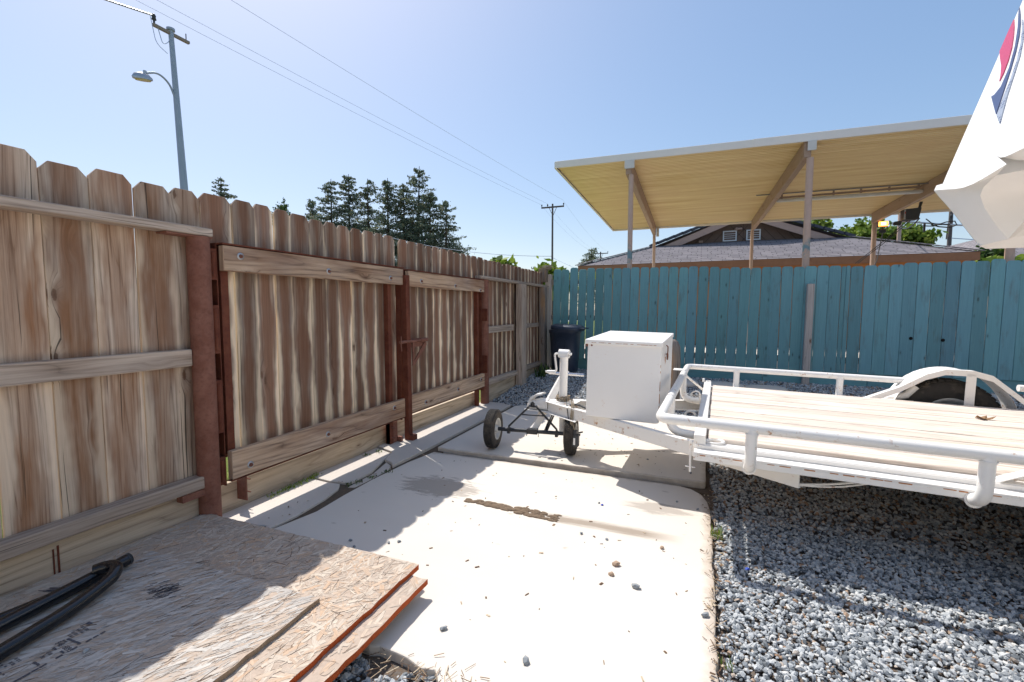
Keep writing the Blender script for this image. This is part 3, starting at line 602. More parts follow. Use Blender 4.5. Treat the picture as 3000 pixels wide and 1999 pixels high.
# ------------------------------------------------------------------ teal fence
tf=thing('teal_fence','long teal painted dog ear plank fence across the back of the yard','fence',(0,7.8,0))
b=MB(); x=-2.42; i=0
rt=random.Random(21); wide=.137
while x<6.6:
    w_=wide+rt.uniform(-.003,.003)+(.006 if x>1 else 0)
    if abs(x-1.80)<.08: w_=.05
    gap=.004+(rt.random()<.25)*.005
    if x<.0: gap=.007+(rt.random()<.6)*.006
    zt_=1.842+rt.gauss(0,.006)+(.012 if x<-.1 else 0)-(.022 if .2<x<2.4 else 0)
    ln=.018 if x<.9 else .008
    c=x+w_/2; h=w_/2; d=.022 if w_>.1 else .012; H=zt_-.31
    zb_=.345-.06*min(1,max(0,(x+2.4)/4.6))
    poly=[(-h,0),(h,0),(h,H-d*1.5),(h-d*.5,H-d*.5),(h-d*1.4,H),(-h+d*1.4,H),(-h+d*.5,H-d*.5),(-h,H-d*1.5)]
    T=Matrix.Translation((c+ (ln*.8),7.805,zb_))@Matrix.Rotation(ln+rt.gauss(0,.0015),4,'Y')@Matrix.Rotation(rt.gauss(0,.03),4,'Z')
    b.prism(poly,-.009,.009,T,rt.random()); x+=w_+gap
o=b.build('picket_panel',M['teal'],tf,.003); shift(o,tf)
b=MB()
for x0,x1 in ((-2.42,-.9),(-.895,.9),(.905,2.2),(2.205,4.8),(4.805,6.6)): b.box(x0,x1,7.815,7.85,.0,.345-.06*min(1,max(0,(x0+2.4)/4.6)),g=0)
o=b.build('kickboard',M['teal'],tf,.003); shift(o,tf); split(o)
b=MB()
for z in (.42,1.0,1.62): b.box(-2.42,6.6,7.822,7.86,z,z+.088,g=0)
o=b.build('back_rail',M['rail'],tf,.003); shift(o,tf); split(o)
b=MB()
for x,z in ((2.655,.80),(2.995,.785)): b.lathe([(.022,0),(.02,.004),(.0005,.004)],axT((x,7.7905,z),(0,-1,0)),16)
o=b.build('knot_hole',plain('hole_black',(.004,.004,.004),1),tf); shift(o,tf); split(o)
b=MB(); b.box(1.40,1.487,7.70,7.79,.06,1.555,g=2,T=Matrix.Translation((1.44,0,0))@Matrix.Rotation(.012,4,'Y')@Matrix.Translation((-1.44,0,0)))
tag(b.build('wooden_post',M['greywood'],None,.004),'unpainted grey wooden post standing against the teal fence','post')
b=MB(); b.box(-2.53,-2.43,7.79,7.89,.1,1.80,g=2); tag(b.build('wooden_post',M['greywood'],None,.004),'old grey corner post behind the start of the teal fence','post')
# timber behind toolbox
b=MB(); T=Matrix.Translation((-.30,5.75,gz(-.3,5.75)))
vs=[(r_*1.0,h) for r_,h in ((.105,0),(.11,.3),(.108,.6),(.10,.74),(.075,.80),(.04,.825),(.001,.83))]; b.lathe(vs,T@Matrix.Diagonal((1,.8,1,1)),18,.4)
o=b.build('timber_stump',M['oldwood']); 
for lp,l in zip(o.data.uv_layers['UVMap'].data,o.data.loops):
    co=o.data.vertices[l.vertex_index].co; lp.uv=(math.atan2(co.y-5.75,co.x+.30)*.1,co.z)
tag(o,'round topped weathered timber standing behind the white toolbox','timber')
# ------------------------------------------------------------------ trash can
tc=thing('trash_can','dark blue grey plastic trash can in the corner of the two fences','trash can',(-2.06,7.42,gz(-2.06,7.42)))
def sq(rx,ry,z,n=40,e=3.2):
    out=[]
    for k in range(n):
        a=2*math.pi*k/n; c,s_=math.cos(a),math.sin(a); r_=(abs(c)**e+abs(s_)**e)**(-1/e); out.append((rx*r_*c,ry*r_*s_,z))
    return out
def loft(b,rings,n,mat=0,cap=True,rnd=0.):
    V=[p for r_ in rings for p in r_]; F=[]
    for i in range(len(rings)-1):
        for k in range(n): k2=(k+1)%n; F.append((i*n+k,i*n+k2,(i+1)*n+k2,(i+1)*n+k))
    b.add(V,F,smooth=True,mat=mat,rnd=rnd)
    if cap: b.add(rings[0],[list(range(n))[::-1]],mat=mat,rnd=rnd); b.add(rings[-1],[list(range(n))],mat=mat,rnd=rnd)
b=MB(); loft(b,[sq(.19,.19,0),sq(.20,.20,.02),sq(.222,.222,.35),sq(.238,.238,.64),sq(.25,.25,.645),sq(.252,.252,.70)],40); b.build('body',M['bin'],tc)
b=MB(); aw=.075
pth=[(-aw,0,.16)]+[(-aw,0,.50)]+[( -aw*math.cos(t),0,.50+aw*math.sin(t)) for t in [R(x) for x in range(15,180,15)]]+[(aw,0,.50),(aw,0,.16)]
b.tube([(x_,-(.207+.048*(z_/.7))-.001,z_) for x_,_,z_ in pth],.006,8); b.build('moulded_arch',M['bin'],tc)
b=MB(); T=Matrix.Rotation(R(3.5),4,'Y'); rg=[sq(.262,.262,.695),sq(.268,.268,.71),sq(.262,.262,.755),sq(.20,.20,.785),sq(.05,.05,.79)]
b.M=T; loft(b,rg,40); b.box(.235,.31,-.20,.20,.735,.75); b.M=None; b.build('lid',M['bin'],tc,.002)
# ------------------------------------------------------------------ strand boards with real flakes
def strand_board(name,label,x0,x1,y0,y1,z,th,mat,emat,nflake,ang,sp,seed,lift=(0,0),rag=.004):
    rs=random.Random(seed); t=thing(name,label,'wood panel',((x0+x1)/2,(y0+y1)/2,z))
    hx=(x1-x0)/2; hy=(y1-y0)/2; t.rotation_euler=(R(lift[0]),R(lift[1]),0)
    b=MB(); n=40
    def rg(p0,p1,n): return [(p0[0]+(p1[0]-p0[0])*i/n+rs.uniform(-rag,rag),p0[1]+(p1[1]-p0[1])*i/n+rs.uniform(-rag,rag)) for i in range(n)]
    poly=rg((-hx,-hy),(hx,-hy),50)+rg((hx,-hy),(hx,hy),50)+rg((hx,hy),(-hx,hy),50)+rg((-hx,hy),(-hx,-hy),50)
    T=Matrix(((1,0,0,0),(0,0,1,0),(0,1,0,0),(0,0,0,1))); m_=len(poly)
    V=[(p[0],p[1],0) for p in poly]+[(p[0],p[1],-th) for p in poly]
    b.add(V,[list(range(m_)),list(range(2*m_-1,m_-1,-1))],uv=[[(p[0],p[1]) for p in poly],[(p[0],p[1]) for p in poly]],rnd=.3,mat=2)
    b.add(V,[(i,i+m_,(i+1)%m_+m_,(i+1)%m_) for i in range(m_)],rnd=.5,mat=1)
    for i in range(nflake):
        L=rs.uniform(.025,.095); W=rs.uniform(.006,.020) if rs.random()<.55 else rs.uniform(.0012,.005); a=R(rs.gauss(ang,sp)); cx=rs.uniform(-hx,hx); cy=rs.uniform(-hy,hy); zz=rs.uniform(.0002,.0016)
        ca,sa=math.cos(a),math.sin(a); k=5; top=[];bot=[]
        tilt=rs.uniform(-.02,.02); tl=rs.gauss(0,.04)
        for j in range(k+1):
            u=-L/2+L*j/k; e=W/2*(1-.0*abs(u)) * (rs.uniform(.55,1) if j in (0,k) else rs.uniform(.85,1.05)); off=rs.uniform(-.002,.002)
            top.append((u+(rs.uniform(-.006,.006) if j in (0,k) else 0),e+off)); bot.append((u+(rs.uniform(-.006,.006) if j in (0,k) else 0),-e+off))
        pl=top+bot[::-1]; P=[]
        ok=True
        for (u,v_) in pl:
            X=cx+u*ca-v_*sa; Y=cy+u*sa+v_*ca
            X=max(-hx+.001,min(hx-.001,X)); Y=max(-hy+.001,min(hy-.001,Y))
            P.append((X,Y,zz+tilt*u*.15+tl*v_*.5))
        r_=rs.random(); nn=len(P)
        fs=[(j,j+1,nn-2-j,nn-1-j) for j in range(k)]
        fs=[(nn-1-j,nn-2-j,j+1,j) for j in range(k)]
        uvs=[[(pl[q][1],pl[q][0]) for q in f] for f in fs]
        if rs.random()<.16:      # open cracks between the strands
            W*=.12 if W>.008 else .5; P=[(P[q][0],P[q][1],P[q][2]+.0006) for q in range(nn)]; mid_=[((P[j][0]+P[nn-1-j][0])/2,(P[j][1]+P[nn-1-j][1])/2) for j in range(k+1)]
            P=[(m_x+(P[q][0]-m_x)*.13,m_y+(P[q][1]-m_y)*.13,P[q][2]) for q in range(nn) for (m_x,m_y) in [mid_[q if q<=k else nn-1-q]]]
            b.add(P,fs,uv=uvs,rnd=r_,mat=3); continue
        b.add(P,fs,uv=uvs,rnd=r_)
        # thin lower rim so that flakes cast a shadow line
        if rs.random()<.35: pass
    o=b.build('board',[mat,emat,M['osb_gap'],M['osb_crack']],t); return t
tb=strand_board('strand_board','bottom sun lit tan strand board with bright orange edge, mostly under the others',-2.42,-1.035,-.6,1.60,.052,.023,M['osb_tan'],M['osb_edge'],3000,75,35,1,(0,-.6))
tm=strand_board('strand_board','middle tan strand board with orange painted edge reaching to the rusty post',-2.50,-1.115,-.65,1.655,.078,.023,M['osb_tan'],M['osb_edge'],9500,80,45,2,(0,-.1))
ta=strand_board('strand_board','top grey weathered strand board with faded black printing',-2.26,-1.29,-.7,1.275,.098,.018,M['osb_grey'],M['osb_edge_grey'],7500,62,18,3,(0,0),.0035)
ta.rotation_euler=(0,0,R(1.5))
def txt_mesh(items,par,name,mat):
    """all the printed lines become one mesh of raised ink"""
    V=[];F=[]
    for (t_,x,y,z,size,rot) in items:
        c=bpy.data.curves.new('tmp','FONT'); c.body=t_; c.size=size; c.extrude=.0002; o=bpy.data.objects.new('tmp',c); col.objects.link(o); bpy.context.view_layer.update()
        me=bpy.data.meshes.new_from_object(o); T=Matrix.Translation((x,y,z))@Matrix.Rotation(rot,4,'Z'); n=len(V)
        V+=[tuple(T@v.co) for v in me.vertices]; F+=[[n+k for k in p.vertices] for p in me.polygons]
        bpy.data.objects.remove(o); bpy.data.curves.remove(c); bpy.data.meshes.remove(me)
    me=bpy.data.meshes.new(name); me.from_pydata(V,[],F); me.materials.append(mat); o=bpy.data.objects.new(name,me); col.objects.link(o); o.parent=par; o.location=-Vector(par.location); return o
zt_=.098+.0026
b=MB()
for x0,x1,y0,y1 in ((-1.843,-1.835,.60,.875),(-1.97,-1.84,.868,.882),(-1.915,-1.845,.800,.808),(-1.905,-1.845,.757,.765),(-1.885,-1.845,.700,.708),(-1.98,-1.93,.66,.667),(-1.95,-1.90,.642,.648)):
    n_=6 if x1-x0>y1-y0 else 14
    for i in range(n_):
        if rd.random()<.3: continue
        if x1-x0>y1-y0: w_=(x1-x0)/n_; b.box(x0+i*w_,x0+(i+1)*w_*.99,y0+rd.uniform(0,.002),y1-rd.uniform(0,.002),zt_,zt_+.0004)
        else: w_=(y1-y0)/n_; b.box(x0+rd.uniform(0,.002),x1,y0+i*w_,y0+(i+1)*w_*.98,zt_,zt_+.0004)
for i in range(60):
    x_=rd.gauss(-1.90,.03);y_=rd.gauss(1.09,.02); a=rd.uniform(.7,1.3); b.box(-.012,.012,-.0015,.0015,0,.0003,T=Matrix.Translation((x_,y_,zt_))@Matrix.Rotation(a,4,'Z'))
o=b.build('print_marks',M['ink'],ta); o.location=-Vector(ta.location); o['kind']='stuff'
lines=[('548  6893',-1.925,.774,zt_,.022,R(-4))]
for (s_,x_,y_,z_) in [('IIII III IIIII',-1.945,.852,.012),('II III IIIIII',-1.94,.838,.012),('IIII IIIII I',-1.94,.824,.012),('III IIII II',-1.935,.812,.011),('III IIIII',-1.92,.79,.010),('II IIII',-1.90,.74,.014),('IIIII',-1.895,.722,.014),('III III II',-1.96,.69,.012),('IIII IIII',-1.955,.675,.012)]: lines.append((s_,x_,y_,zt_,z_,R(-4)))
txt_mesh(lines,ta,'printed_text',M['ink'])
for (cx,cy) in ((-2.36,.95),(-2.30,1.15)):
    b=MB()
    for i in range(12): b.box(-.03,.03,-.0015,.0015,0,.0004,T=Matrix.Translation((cx+rd.gauss(0,.012),cy+rd.gauss(0,.009),.0812))@Matrix.Rotation(R(20),4,'Z'))
    o=b.build('painted_mark',M['ink'],tm); o.location=-Vector(tm.location)
stone_obj(-1.80,.79,.10,.011,'small grey stone resting on the grey strand board near its printing',.4)
# black steel tube frame
tt=thing('steel_tube_frame','bent glossy black steel tube frame lying on the strand boards','tube frame',(-2.2,.9,.1))
def tt_add(name,b,m): o=b.build(name,M[m],tt); o.location=-Vector(tt.location); return o
rT=.024
b=MB(); b.tube([(-2.245,1.15,.128),(-2.20,.90,.128),(-2.12,.45,.128),(-2.02,-.1,.128),(-1.98,-.3,.128)],rT,20); tt_add('straight_tube',b,'blacktube')
def bez(p0,p1,p2,n): return [Vector(p0)*(1-t)**2+Vector(p1)*2*t*(1-t)+Vector(p2)*t*t for t in [i/n for i in range(n+1)]]
b=MB(); pts=bez((-2.225,1.02,.150),(-2.165,1.10,.172),(-2.120,1.02,.140),10)+bez((-2.115,1.005,.138),(-2.075,.92,.128),(-2.04,.82,.128),6)+[Vector((-1.985,.62,.128)),Vector((-1.88,.25,.128)),Vector((-1.80,-.1,.128)),Vector((-1.76,-.3,.128))]
b.tube(pts,rT,20); tt_add('bent_tube',b,'blacktube')
b=MB(); b.tube([(-2.22,.92,.118),(-2.265,.72,.106),(-2.29,.4,.102),(-2.30,0,.102),(-2.30,-.3,.102)],.020,16); tt_add('lower_tube',b,'blacktube')
b=MB(); T=axT((-2.245,1.15,.128),(-.045,.24,0)); b.lathe([(rT*1.02,-.012),(rT*1.04,.001),(rT*.6,.0035),(.0003,.004)],T,20); tt_add('end_cap',b,'plastic')
# ------------------------------------------------------------------ utility trailer (local u rearwards, v across, w up)
TR=thing('utility_trailer','white flatbed utility trailer with wooden deck, pipe side rails and a toolbox on its tongue','trailer',(-.15,3.68,0),(0,R(1.15),R(-2.0)))
def sub(b,name,mat,par=None,bev=0): return b.build(name,M[mat] if isinstance(mat,str) else mat,par or TR,bev)
b=MB(); vv=-.965
for i in range(10):
    g_=.005 if i not in (0,2,5) else .011
    b.box(.232+rd.uniform(-.004,.004),3.3,vv,vv+.1925-g_,.460,.500+rd.uniform(-.002,.002),g=0); vv+=.1925
sub(b,'deck','deck',bev=.004)
# frame: front crossmember, stepped side rails
b=MB(); b.box(.165,.225,-1.03,.975,.430,.525); sub(b,'front_crossmember','white',bev=.006)
for s_ in (-1,1):
    b=MB(); Y=lambda a,c: (min(s_*a,s_*c),max(s_*a,s_*c))
    b.box(.17,3.35,*Y(.955,1.03),.452,.478); b.box(.17,3.35,*Y(1.03,1.11),.440,.452); b.box(.17,3.35,*Y(1.03,1.036),.452,.474)
    b.box(.17,3.35,*Y(1.104,1.11),.408,.440); sub(b,'side_frame','white',bev=.002)
b=MB()
for u in (.8,1.5,2.2,2.9): b.box(u,u+.05,-1.0,1.0,.39,.452)
split(sub(b,'crossmember','white'))
b=MB()
for i in range(60):
    u=.2+i*.052; L_=rd.uniform(.02,.05)
    if rd.random()<.75: b.box(u,u+L_,-1.1115,-1.1100,.4385-rd.uniform(0,.003),.4405)
o=sub(b,'rust_seam','rustline'); o['kind']='stuff'
for s_ in (-1,1):   # A-frame tongue beams
    b=MB(); n=24; p0=Vector((-1.02,s_*.045,.31)); p1=Vector((.665,s_*1.02,.31)); d=(p1-p0).normalized(); nrm=Vector((-d.y,d.x,0))*(-s_)
    L=(p1-p0).length; T=Matrix(((d.x,nrm.x,0,p0.x),(d.y,nrm.y,0,p0.y),(0,0,1,p0.z),(0,0,0,1)))
    b.box(0,L,0,.006,0,.088,g=0,T=T); b.box(0,L,.006,.045,.082,.088,g=0,T=T); b.box(0,L,.006,.045,0,.006,g=0,T=T); sub(b,'tongue_beam','white',bev=.002)
def bend(pts,r,n=8):
    P=[Vector(p) for p in pts]; out=[P[0]]
    for i in range(1,len(P)-1):
        a=(P[i-1]-P[i]);c=(P[i+1]-P[i]); k=min(r,a.length*.49,c.length*.49); A=P[i]+a.normalized()*k; C_=P[i]+c.normalized()*k
        out+=[A*(1-t)**2+P[i]*2*t*(1-t)+C_*t*t for t in [j/n for j in range(n+1)]]
    return out+[P[-1]]
b=MB(); b.tube(bend([(3.3,-1.19,.63),(.0,-1.185,.63),(.0,1.2,.63),(1.72,1.2,.63)],.07),.0265,20); b.tube([(2.42,1.2,.63),(3.3,1.2,.63)],.0265,20)
for v in (-.62,.35,.62): b.tube([(0,v-.004,.63),(0,v+.004,.63)],.0305,20)
sub(b,'pipe_rail','white')
for s_ in (-1,1):
    for u in ((.43,1.29,2.9) if s_<0 else (.44,1.26,2.75)):
        b=MB(); b.tube(bend([(u,s_*1.19,.625),(u,s_*1.19,.425),(u,s_*1.02,.40)],.075,8),[.0265]*11 if False else .0265,18); b.tube([(u,s_*1.19,.600),(u,s_*1.19,.606)],.031,16); b.tube([(u,s_*1.117,.409),(u,s_*1.112,.4085)],.033,16); sub(b,'rail_post','white')
for v in (-.55,.62):
    b=MB(); b.tube(bend([(0,v,.62),(0,v,.405),(.18,v-.02,.40)],.12,10),.0265,18); sub(b,'rail_post','white')
b=MB(); b.tube([(.01,.74,.60),(.17,.93,.44)],.010,10); b.box(-.09,.01,.62,.74,.655,.66) ; sub(b,'brace_rod','white')
b=MB()
def ring(b,c,r,t,ax1,ax2,a0=0,a1=6.283): b.tube(arc(c,r,a0,a1,20,ax1,ax2),t,8)
ring(b,(.27,-.985,.487),.045,.0075,(1,0,.05),(0,.6,.1)); ring(b,(.11,.49,.47),.035,.006,(1,0,.1),(0,0,1),0,3.14); b.tube([(.145,.49,.47),(.145,.49,.40)],.006,8); ring(b,(.10,-.10,.42),.035,.008,(1,0,.1),(0,0,1),0,3.14)
ring(b,(.2,.93,.535),.02,.004,(1,0,0),(0,1,0)); b.tube([(.150,-1.06,.50),(.155,-1.07,.33)],.006,8); b.tube([(.13,-1.065,.355),(.18,-1.065,.355)],.003,6); b.box(.145,.165,.955,.985,.52,.55)
split(sub(b,'tie_ring','white'))
b=MB(); b.tube(bend([(.66,-1.0,.325),(.80,-.99,.345),(1.05,-.97,.41)],.1,8),.006,8); b.tube(bend([(.66,-.995,.32),(.82,-.985,.33),(1.05,-.965,.40)],.1,8),.005,8); sub(b,'wiring_sleeve','white')
# fenders and wheels
def wheel(par,c,axis,Rt,wd,rimr,tread=True,name='wheel',mat_r='rubber'):
    w_=bpy.data.objects.new(name,None); col.objects.link(w_); w_.parent=par; w_.location=c; w_.rotation_euler=Vector(axis).to_track_quat('Z','Y').to_euler(); w_.empty_display_size=.05
    h=wd/2; b=MB(); pr=[(rimr,-h*.75),(rimr*1.12,-h*.98),(Rt*.80,-h),(Rt*.93,-h*.9),(Rt*.975,-h*.72)]
    grooves=[-.5,-.2,.1,.4] if tread else []
    x=-.70
    for gch in (-.45,-.15,.15,.45):
        pr+=[(Rt*.992,h*(gch-.05)),(Rt*.965,h*(gch-.035)),(Rt*.965,h*(gch+.035)),(Rt*.992,h*(gch+.05))]
    pr+=[(Rt*.975,h*.72),(Rt*.93,h*.9),(Rt*.80,h),(rimr*1.12,h*.98),(rimr,h*.75)]
    b.lathe(pr,ID,56); nb=46
    for k in range(nb):
        a=2*math.pi*k/nb
        for j,gch in enumerate((-.62,-.3,0,.3,.62)):
            T=Matrix.Rotation(a+(j%2)*.06,4,'Z')@Matrix.Translation((Rt*.985,0,h*gch))@Matrix.Rotation(.5 if j%2 else -.5,4,'X'); b.box(-.004,Rt*.022,-Rt*.052,Rt*.052,-h*.09,h*.09,T=T)
    b.build('tyre',M[mat_r],w_)
    b=MB()
    for s_ in (-1,1):
        pr=[(rimr*1.08,s_*h*.93),(rimr*1.0,s_*h*.95),(rimr*.93,s_*h*.7),(rimr*.86,s_*h*.35),(rimr*.4,s_*h*.30),(rimr*.34,s_*h*.5),(rimr*.3,s_*h*1.0),(rimr*.14,s_*h*1.05),(.0004,s_*h*1.05)]
        b.lathe(pr if s_>0 else pr[::-1],ID,40)
        for k in range(4): a=math.pi/2*k+.4; b.lathe([(rimr*.06,0),(rimr*.06,rimr*.06),(.0003,rimr*.06)],Matrix.Translation((rimr*.6*math.cos(a),rimr*.6*math.sin(a),s_*h*.34))@(ID if s_>0 else Matrix.Rotation(math.pi,4,'X')),6,smooth=False)
    b.build('rim',M['rim'],w_); return w_
for s_ in (-1,1):
    wheel(TR,(1.985,s_*1.155,.335),(0,1,0),.335,.19,.18)
    b=MB(); Ya=s_*1.04; Yb=s_*1.27
    def strip(b,pts,y0,y1,th,rnd=0.):
        V=[];F=[]
        for (u,w_) in pts: V+=[(u,y0,w_),(u,y1,w_)]
        for i in range(len(pts)-1): F.append((2*i,2*i+1,2*i+3,2*i+2))
        n=len(V); V2=[(x_,y_,z_-th) for x_,y_,z_ in V]; F2=[tuple(k+n for k in f[::-1]) for f in F]
        F3=[]
        for i in range(len(pts)-1): F3+=[(2*i,2*i+2,2*i+2+n,2*i+n),(2*i+1,2*i+1+n,2*i+3+n,2*i+3)]
        b.add(V+V2,F+F2+F3,smooth=False)
    top=[(1.985+.40*math.cos(R(t)),.335+.425*math.sin(R(t))) for t in range(168,10,-8)]
    strip(b,top,Ya,Yb,.004); sub(b,'fender','white',bev=.002)
    b=MB(); P_=[(1.40,.486),(1.62,.60),(1.78,.715),(1.90,.765),(2.07,.765),(2.18,.735),(2.36,.58),(2.50,.49)]
    strip(b,P_,s_*.985,s_*1.04,.006)
    V=[];F=[]
    for (u,w_) in P_: V+=[(u,s_*.985,w_),(u,s_*.985,w_-.045)]
    for i in range(len(P_)-1): F.append((2*i,2*i+1,2*i+3,2*i+2))
    V2=[(x_,y_-s_*.005,z_) for x_,y_,z_ in V]; n=len(V); b.add(V+V2,F+[tuple(k+n for k in f[::-1]) for f in F]+[(2*i,2*i+2,2*i+2+n,2*i+n) for i in range(len(P_)-1)]+[(2*i+1,2*i+1+n,2*i+3+n,2*i+3) for i in range(len(P_)-1)])
    b.box(2.025,2.085,*sorted((s_*.98,s_*.987)),.46,.74); b.box(2.04,2.05,*sorted((s_*.976,s_*.98)),.70,.71)
    if s_>0:
        b.box(1.40,1.74,s_*.985,s_*1.06,.462,.486); b.tube([(1.55,s_*1.08,.475),(1.70,s_*1.10,.52),(1.76,s_*1.1,.60)],[.02,.03,.03],10)
    sub(b,'fender_frame','white',bev=.002)
b=MB(); b.tube([(1.985,-1.1,.335),(1.985,1.1,.335)],.03,12); sub(b,'axle','blackpaint')
# coupler, jack
b=MB(); b.prism([(-1.06,-.042),(-.80,-.20),(-.78,.20),(-1.06,.042)][::-1],.395,.401,Matrix(((1,0,0,0),(0,0,1,0),(0,1,0,0),(0,0,0,1))))
b.prism([(-1.06,-.045),(-.72,-.26),(-.74,.24),(-1.06,.045)][::-1],.303,.309,Matrix(((1,0,0,0),(0,0,1,0),(0,1,0,0),(0,0,0,1))))
sub(b,'tongue_plate','white',bev=.002)
b=MB()
def ring_sec(x,hw,z0,z1,n=16):
    return [(x,hw*math.sin(2*math.pi*k/n)*(abs(math.sin(2*math.pi*k/n))**-.35 if abs(math.sin(2*math.pi*k/n))>1e-3 else 1),(z0+z1)/2+(z1-z0)/2*math.cos(2*math.pi*k/n)*(abs(math.cos(2*math.pi*k/n))**-.35 if abs(math.cos(2*math.pi*k/n))>1e-3 else 1)) for k in range(n)]
loft(b,[ring_sec(-1.03,.040,.318,.415),ring_sec(-1.10,.040,.318,.415),ring_sec(-1.13,.040,.316,.405),ring_sec(-1.16,.045,.314,.40),ring_sec(-1.19,.046,.314,.39),ring_sec(-1.21,.038,.316,.37),ring_sec(-1.222,.02,.318,.34)],16)
b.box(-1.235,-1.0,-.055,.055,.308,.314); b.tube([(-1.125,-.052,.345),(-1.125,.052,.345)],.017,14); sub(b,'coupler','white',bev=.001)
b=MB(); pts=[(-1.185,0,.335),(-1.205,0,.375),(-1.185,0,.420),(-1.14,0,.447),(-1.08,0,.462)]
for y0 in (-.045,.039):
    V=[];F=[]
    for i,(u,_,w_) in enumerate(pts): t=.020 if i<3 else .012; V+=[(u+t*.6,y0,w_-t),(u,y0,w_),(u,y0+.006,w_),(u+t*.6,y0+.006,w_-t)]
    for i in range(len(pts)-1):
        for k in range(4): F.append((4*i+k,4*i+(k+1)%4,4*i+4+(k+1)%4,4*i+4+k))
    b.add(V,F)
strip(b,[(p[0],p[2]) for p in pts],-.04,.04,.004); sub(b,'latch_lever','white',bev=.001)
b=MB(); b.tube([(-.905,0,.15),(-.905,0,.40)],.026,16,0,1); b.tube([(-.905,0,.36),(-.905,0,.785)],.0345,24); b.lathe([(.075,0),(.075,.008),(.036,.010)],Matrix.Translation((-.905,0,.402)),24)
b.tube([(-.905,0,.775),(-.905,0,.785)],.043,24); b.tube(arc((-.905,0,.803),.0001,0,1,1,(1,0,0),(0,0,1)),.01,6) if False else None
b.box(-.948,-.862,-.036,.036,.785,.81); b.tube([(-.948,0,.808),(-.862,0,.808)],.036,24); o=sub(b,'jack',[M['white'],M['rust']] if False else 'white',bev=.001)
b=MB(); b.tube(bend([(-.862,0,.808),(-.84,0,.808)],.01),.010,10)
b.tube(bend([(-.945,-.01,.806),(-.985,-.01,.806),(-.962,-.012,.655),(-1.06,-.014,.648)],.03,8),.0085,12); b.tube([(-.975,-.012,.652),(-1.045,-.014,.649)],.0135,14); sub(b,'jack_crank','white')
# rope and wires heaped on the tongue
b=MB(); rw=random.Random(9)
for k in range(9):
    pts=[]; r0=rw.uniform(.04,.062); z0=.412+rw.uniform(0,.035); ph=rw.uniform(0,6.28)
    for i in range(22): a=ph+i*.42; pts.append((-.905+r0*math.cos(a)+rw.uniform(-.006,.006),r0*math.sin(a)+rw.uniform(-.006,.006),z0+.01*math.sin(a*2+k)))
    b.tube(pts,.0032,6)
for dx,dy in ((0,0),(.012,-.006),(-.01,.004)): b.tube(bend([(-.86+dx,-.05+dy,.43),(-.80+dx,-.10+dy,.46),(-.76+dx,-.19+dy,.41),(-.77+dx,-.21+dy,.30),(-.735+dx,-.215+dy,.205)],.05,6),.004,6)
sub(b,'wire_bundle',plain('dirty_cord',(.33,.27,.20),.9,0,.1,.45,60))
b=MB(); b.tube(bend([(-.85,-.08,.44),(-.82,-.16,.40),(-.79,-.20,.30),(-.80,-.21,.22)],.05,6),.004,6); b.tube(bend([(-.80,-.14,.41),(-.74,-.16,.43),(-.64,-.20,.41)],.05,6),.008,8)
b.box(-.745,-.70,-.235,-.19,.105,.20); b.box(-.74,-.715,-.23,-.20,.20,.235); b.tube([(-.70,-.21,.215),(-.67,-.21,.225)],.006,8); sub(b,'plug',M['plastic'],bev=.002)
b=MB(); b.box(-.738,-.722,-.2365,-.2355,.12,.175); sub(b,'plug_label','boxwhite')
# toolbox
b=MB(); v0=-.40;v1=.42;u0=-.602;u1=-.088
T=Matrix(((1,0,0,0),(0,1,0,0),(0,.030,1,0),(0,0,0,1)))
b.prism([(u0,.405),(u0+.16,.402),(u0+.2,.402),(u1-.03,.402),(u1,.408),(u1,.955),(u0,.955)],v0,v1,ID); 
box=sub(b,'toolbox','boxwhite',bev=.004)
b=MB(); b.box(u0-.018,u1+.006,v0-.012,v1+.012,.935,.968,T=T@Matrix.Translation((0,0,.012))); lid=b.build('lid',M['boxwhite'],box,.003)
b=MB(); b.tube(bend([(u1+.008,-.17,.935),(u1+.02,-.17,.925),(u1+.02,-.17,.83)],.01,4),.004,8); ring(b,(u1+.015,-.13,.85),.022,.005,(0,1,0),(0,0,1)); b.tube([(u1+.01,-.17,.87),(u1+.012,-.10,.86)],.004,8); b.build('hasp',M['rust'],box)
b=MB(); b.lathe([(.007,0),(.006,.003),(.0002,.003)],axT((u0+.03,v0-.001,.925),(0,-1,0)),8); b.box(u0-.012,u0,v0-.006,v0+.03,.915,.935); b.build('hinge',M['rust'],box)
b=MB()
for i in range(26):
    x_=rd.uniform(u0,u1-.03); b.box(x_,x_+rd.uniform(.006,.03),v0-.0125,v0-.0118,.9475-rd.uniform(0,.003),.9485)
for i in range(16):
    z_=rd.uniform(.45,.93); b.box(u1-.002,u1+.0008,v0-.0008,v0+.002,z_,z_+rd.uniform(.006,.03))
for i in range(5): b.box(u1+.0,u1+.0008,-.155+i*.012,-.150+i*.012,.83-rd.uniform(.01,.07),.845)
o=b.build('rust_streaks',M['rustline'],box); o['kind']='stuff'
# leaf on the deck
def leafobj(p,label,s=.05):
    b=MB(); rl=random.Random(2); n=12; V=[(0,0,.004)]; 
    for k in range(n): a=2*math.pi*k/n; r_=s*(rl.uniform(.35,1)); V.append((r_*math.cos(a)*1.3,r_*math.sin(a),rl.uniform(0,.03)))
    b.add(V,[(0,k+1,(k+1)%n+1) for k in range(n)],rnd=.3); o=b.build('dry_leaf',plain('dry_leaf',(.26,.15,.07),.8)); o.location=p; return tag(o,label,'leaf')
Lm=TR.matrix_world
leafobj((1.78,4.00,.462),'curled dry brown leaf lying on the far boards of the trailer deck')
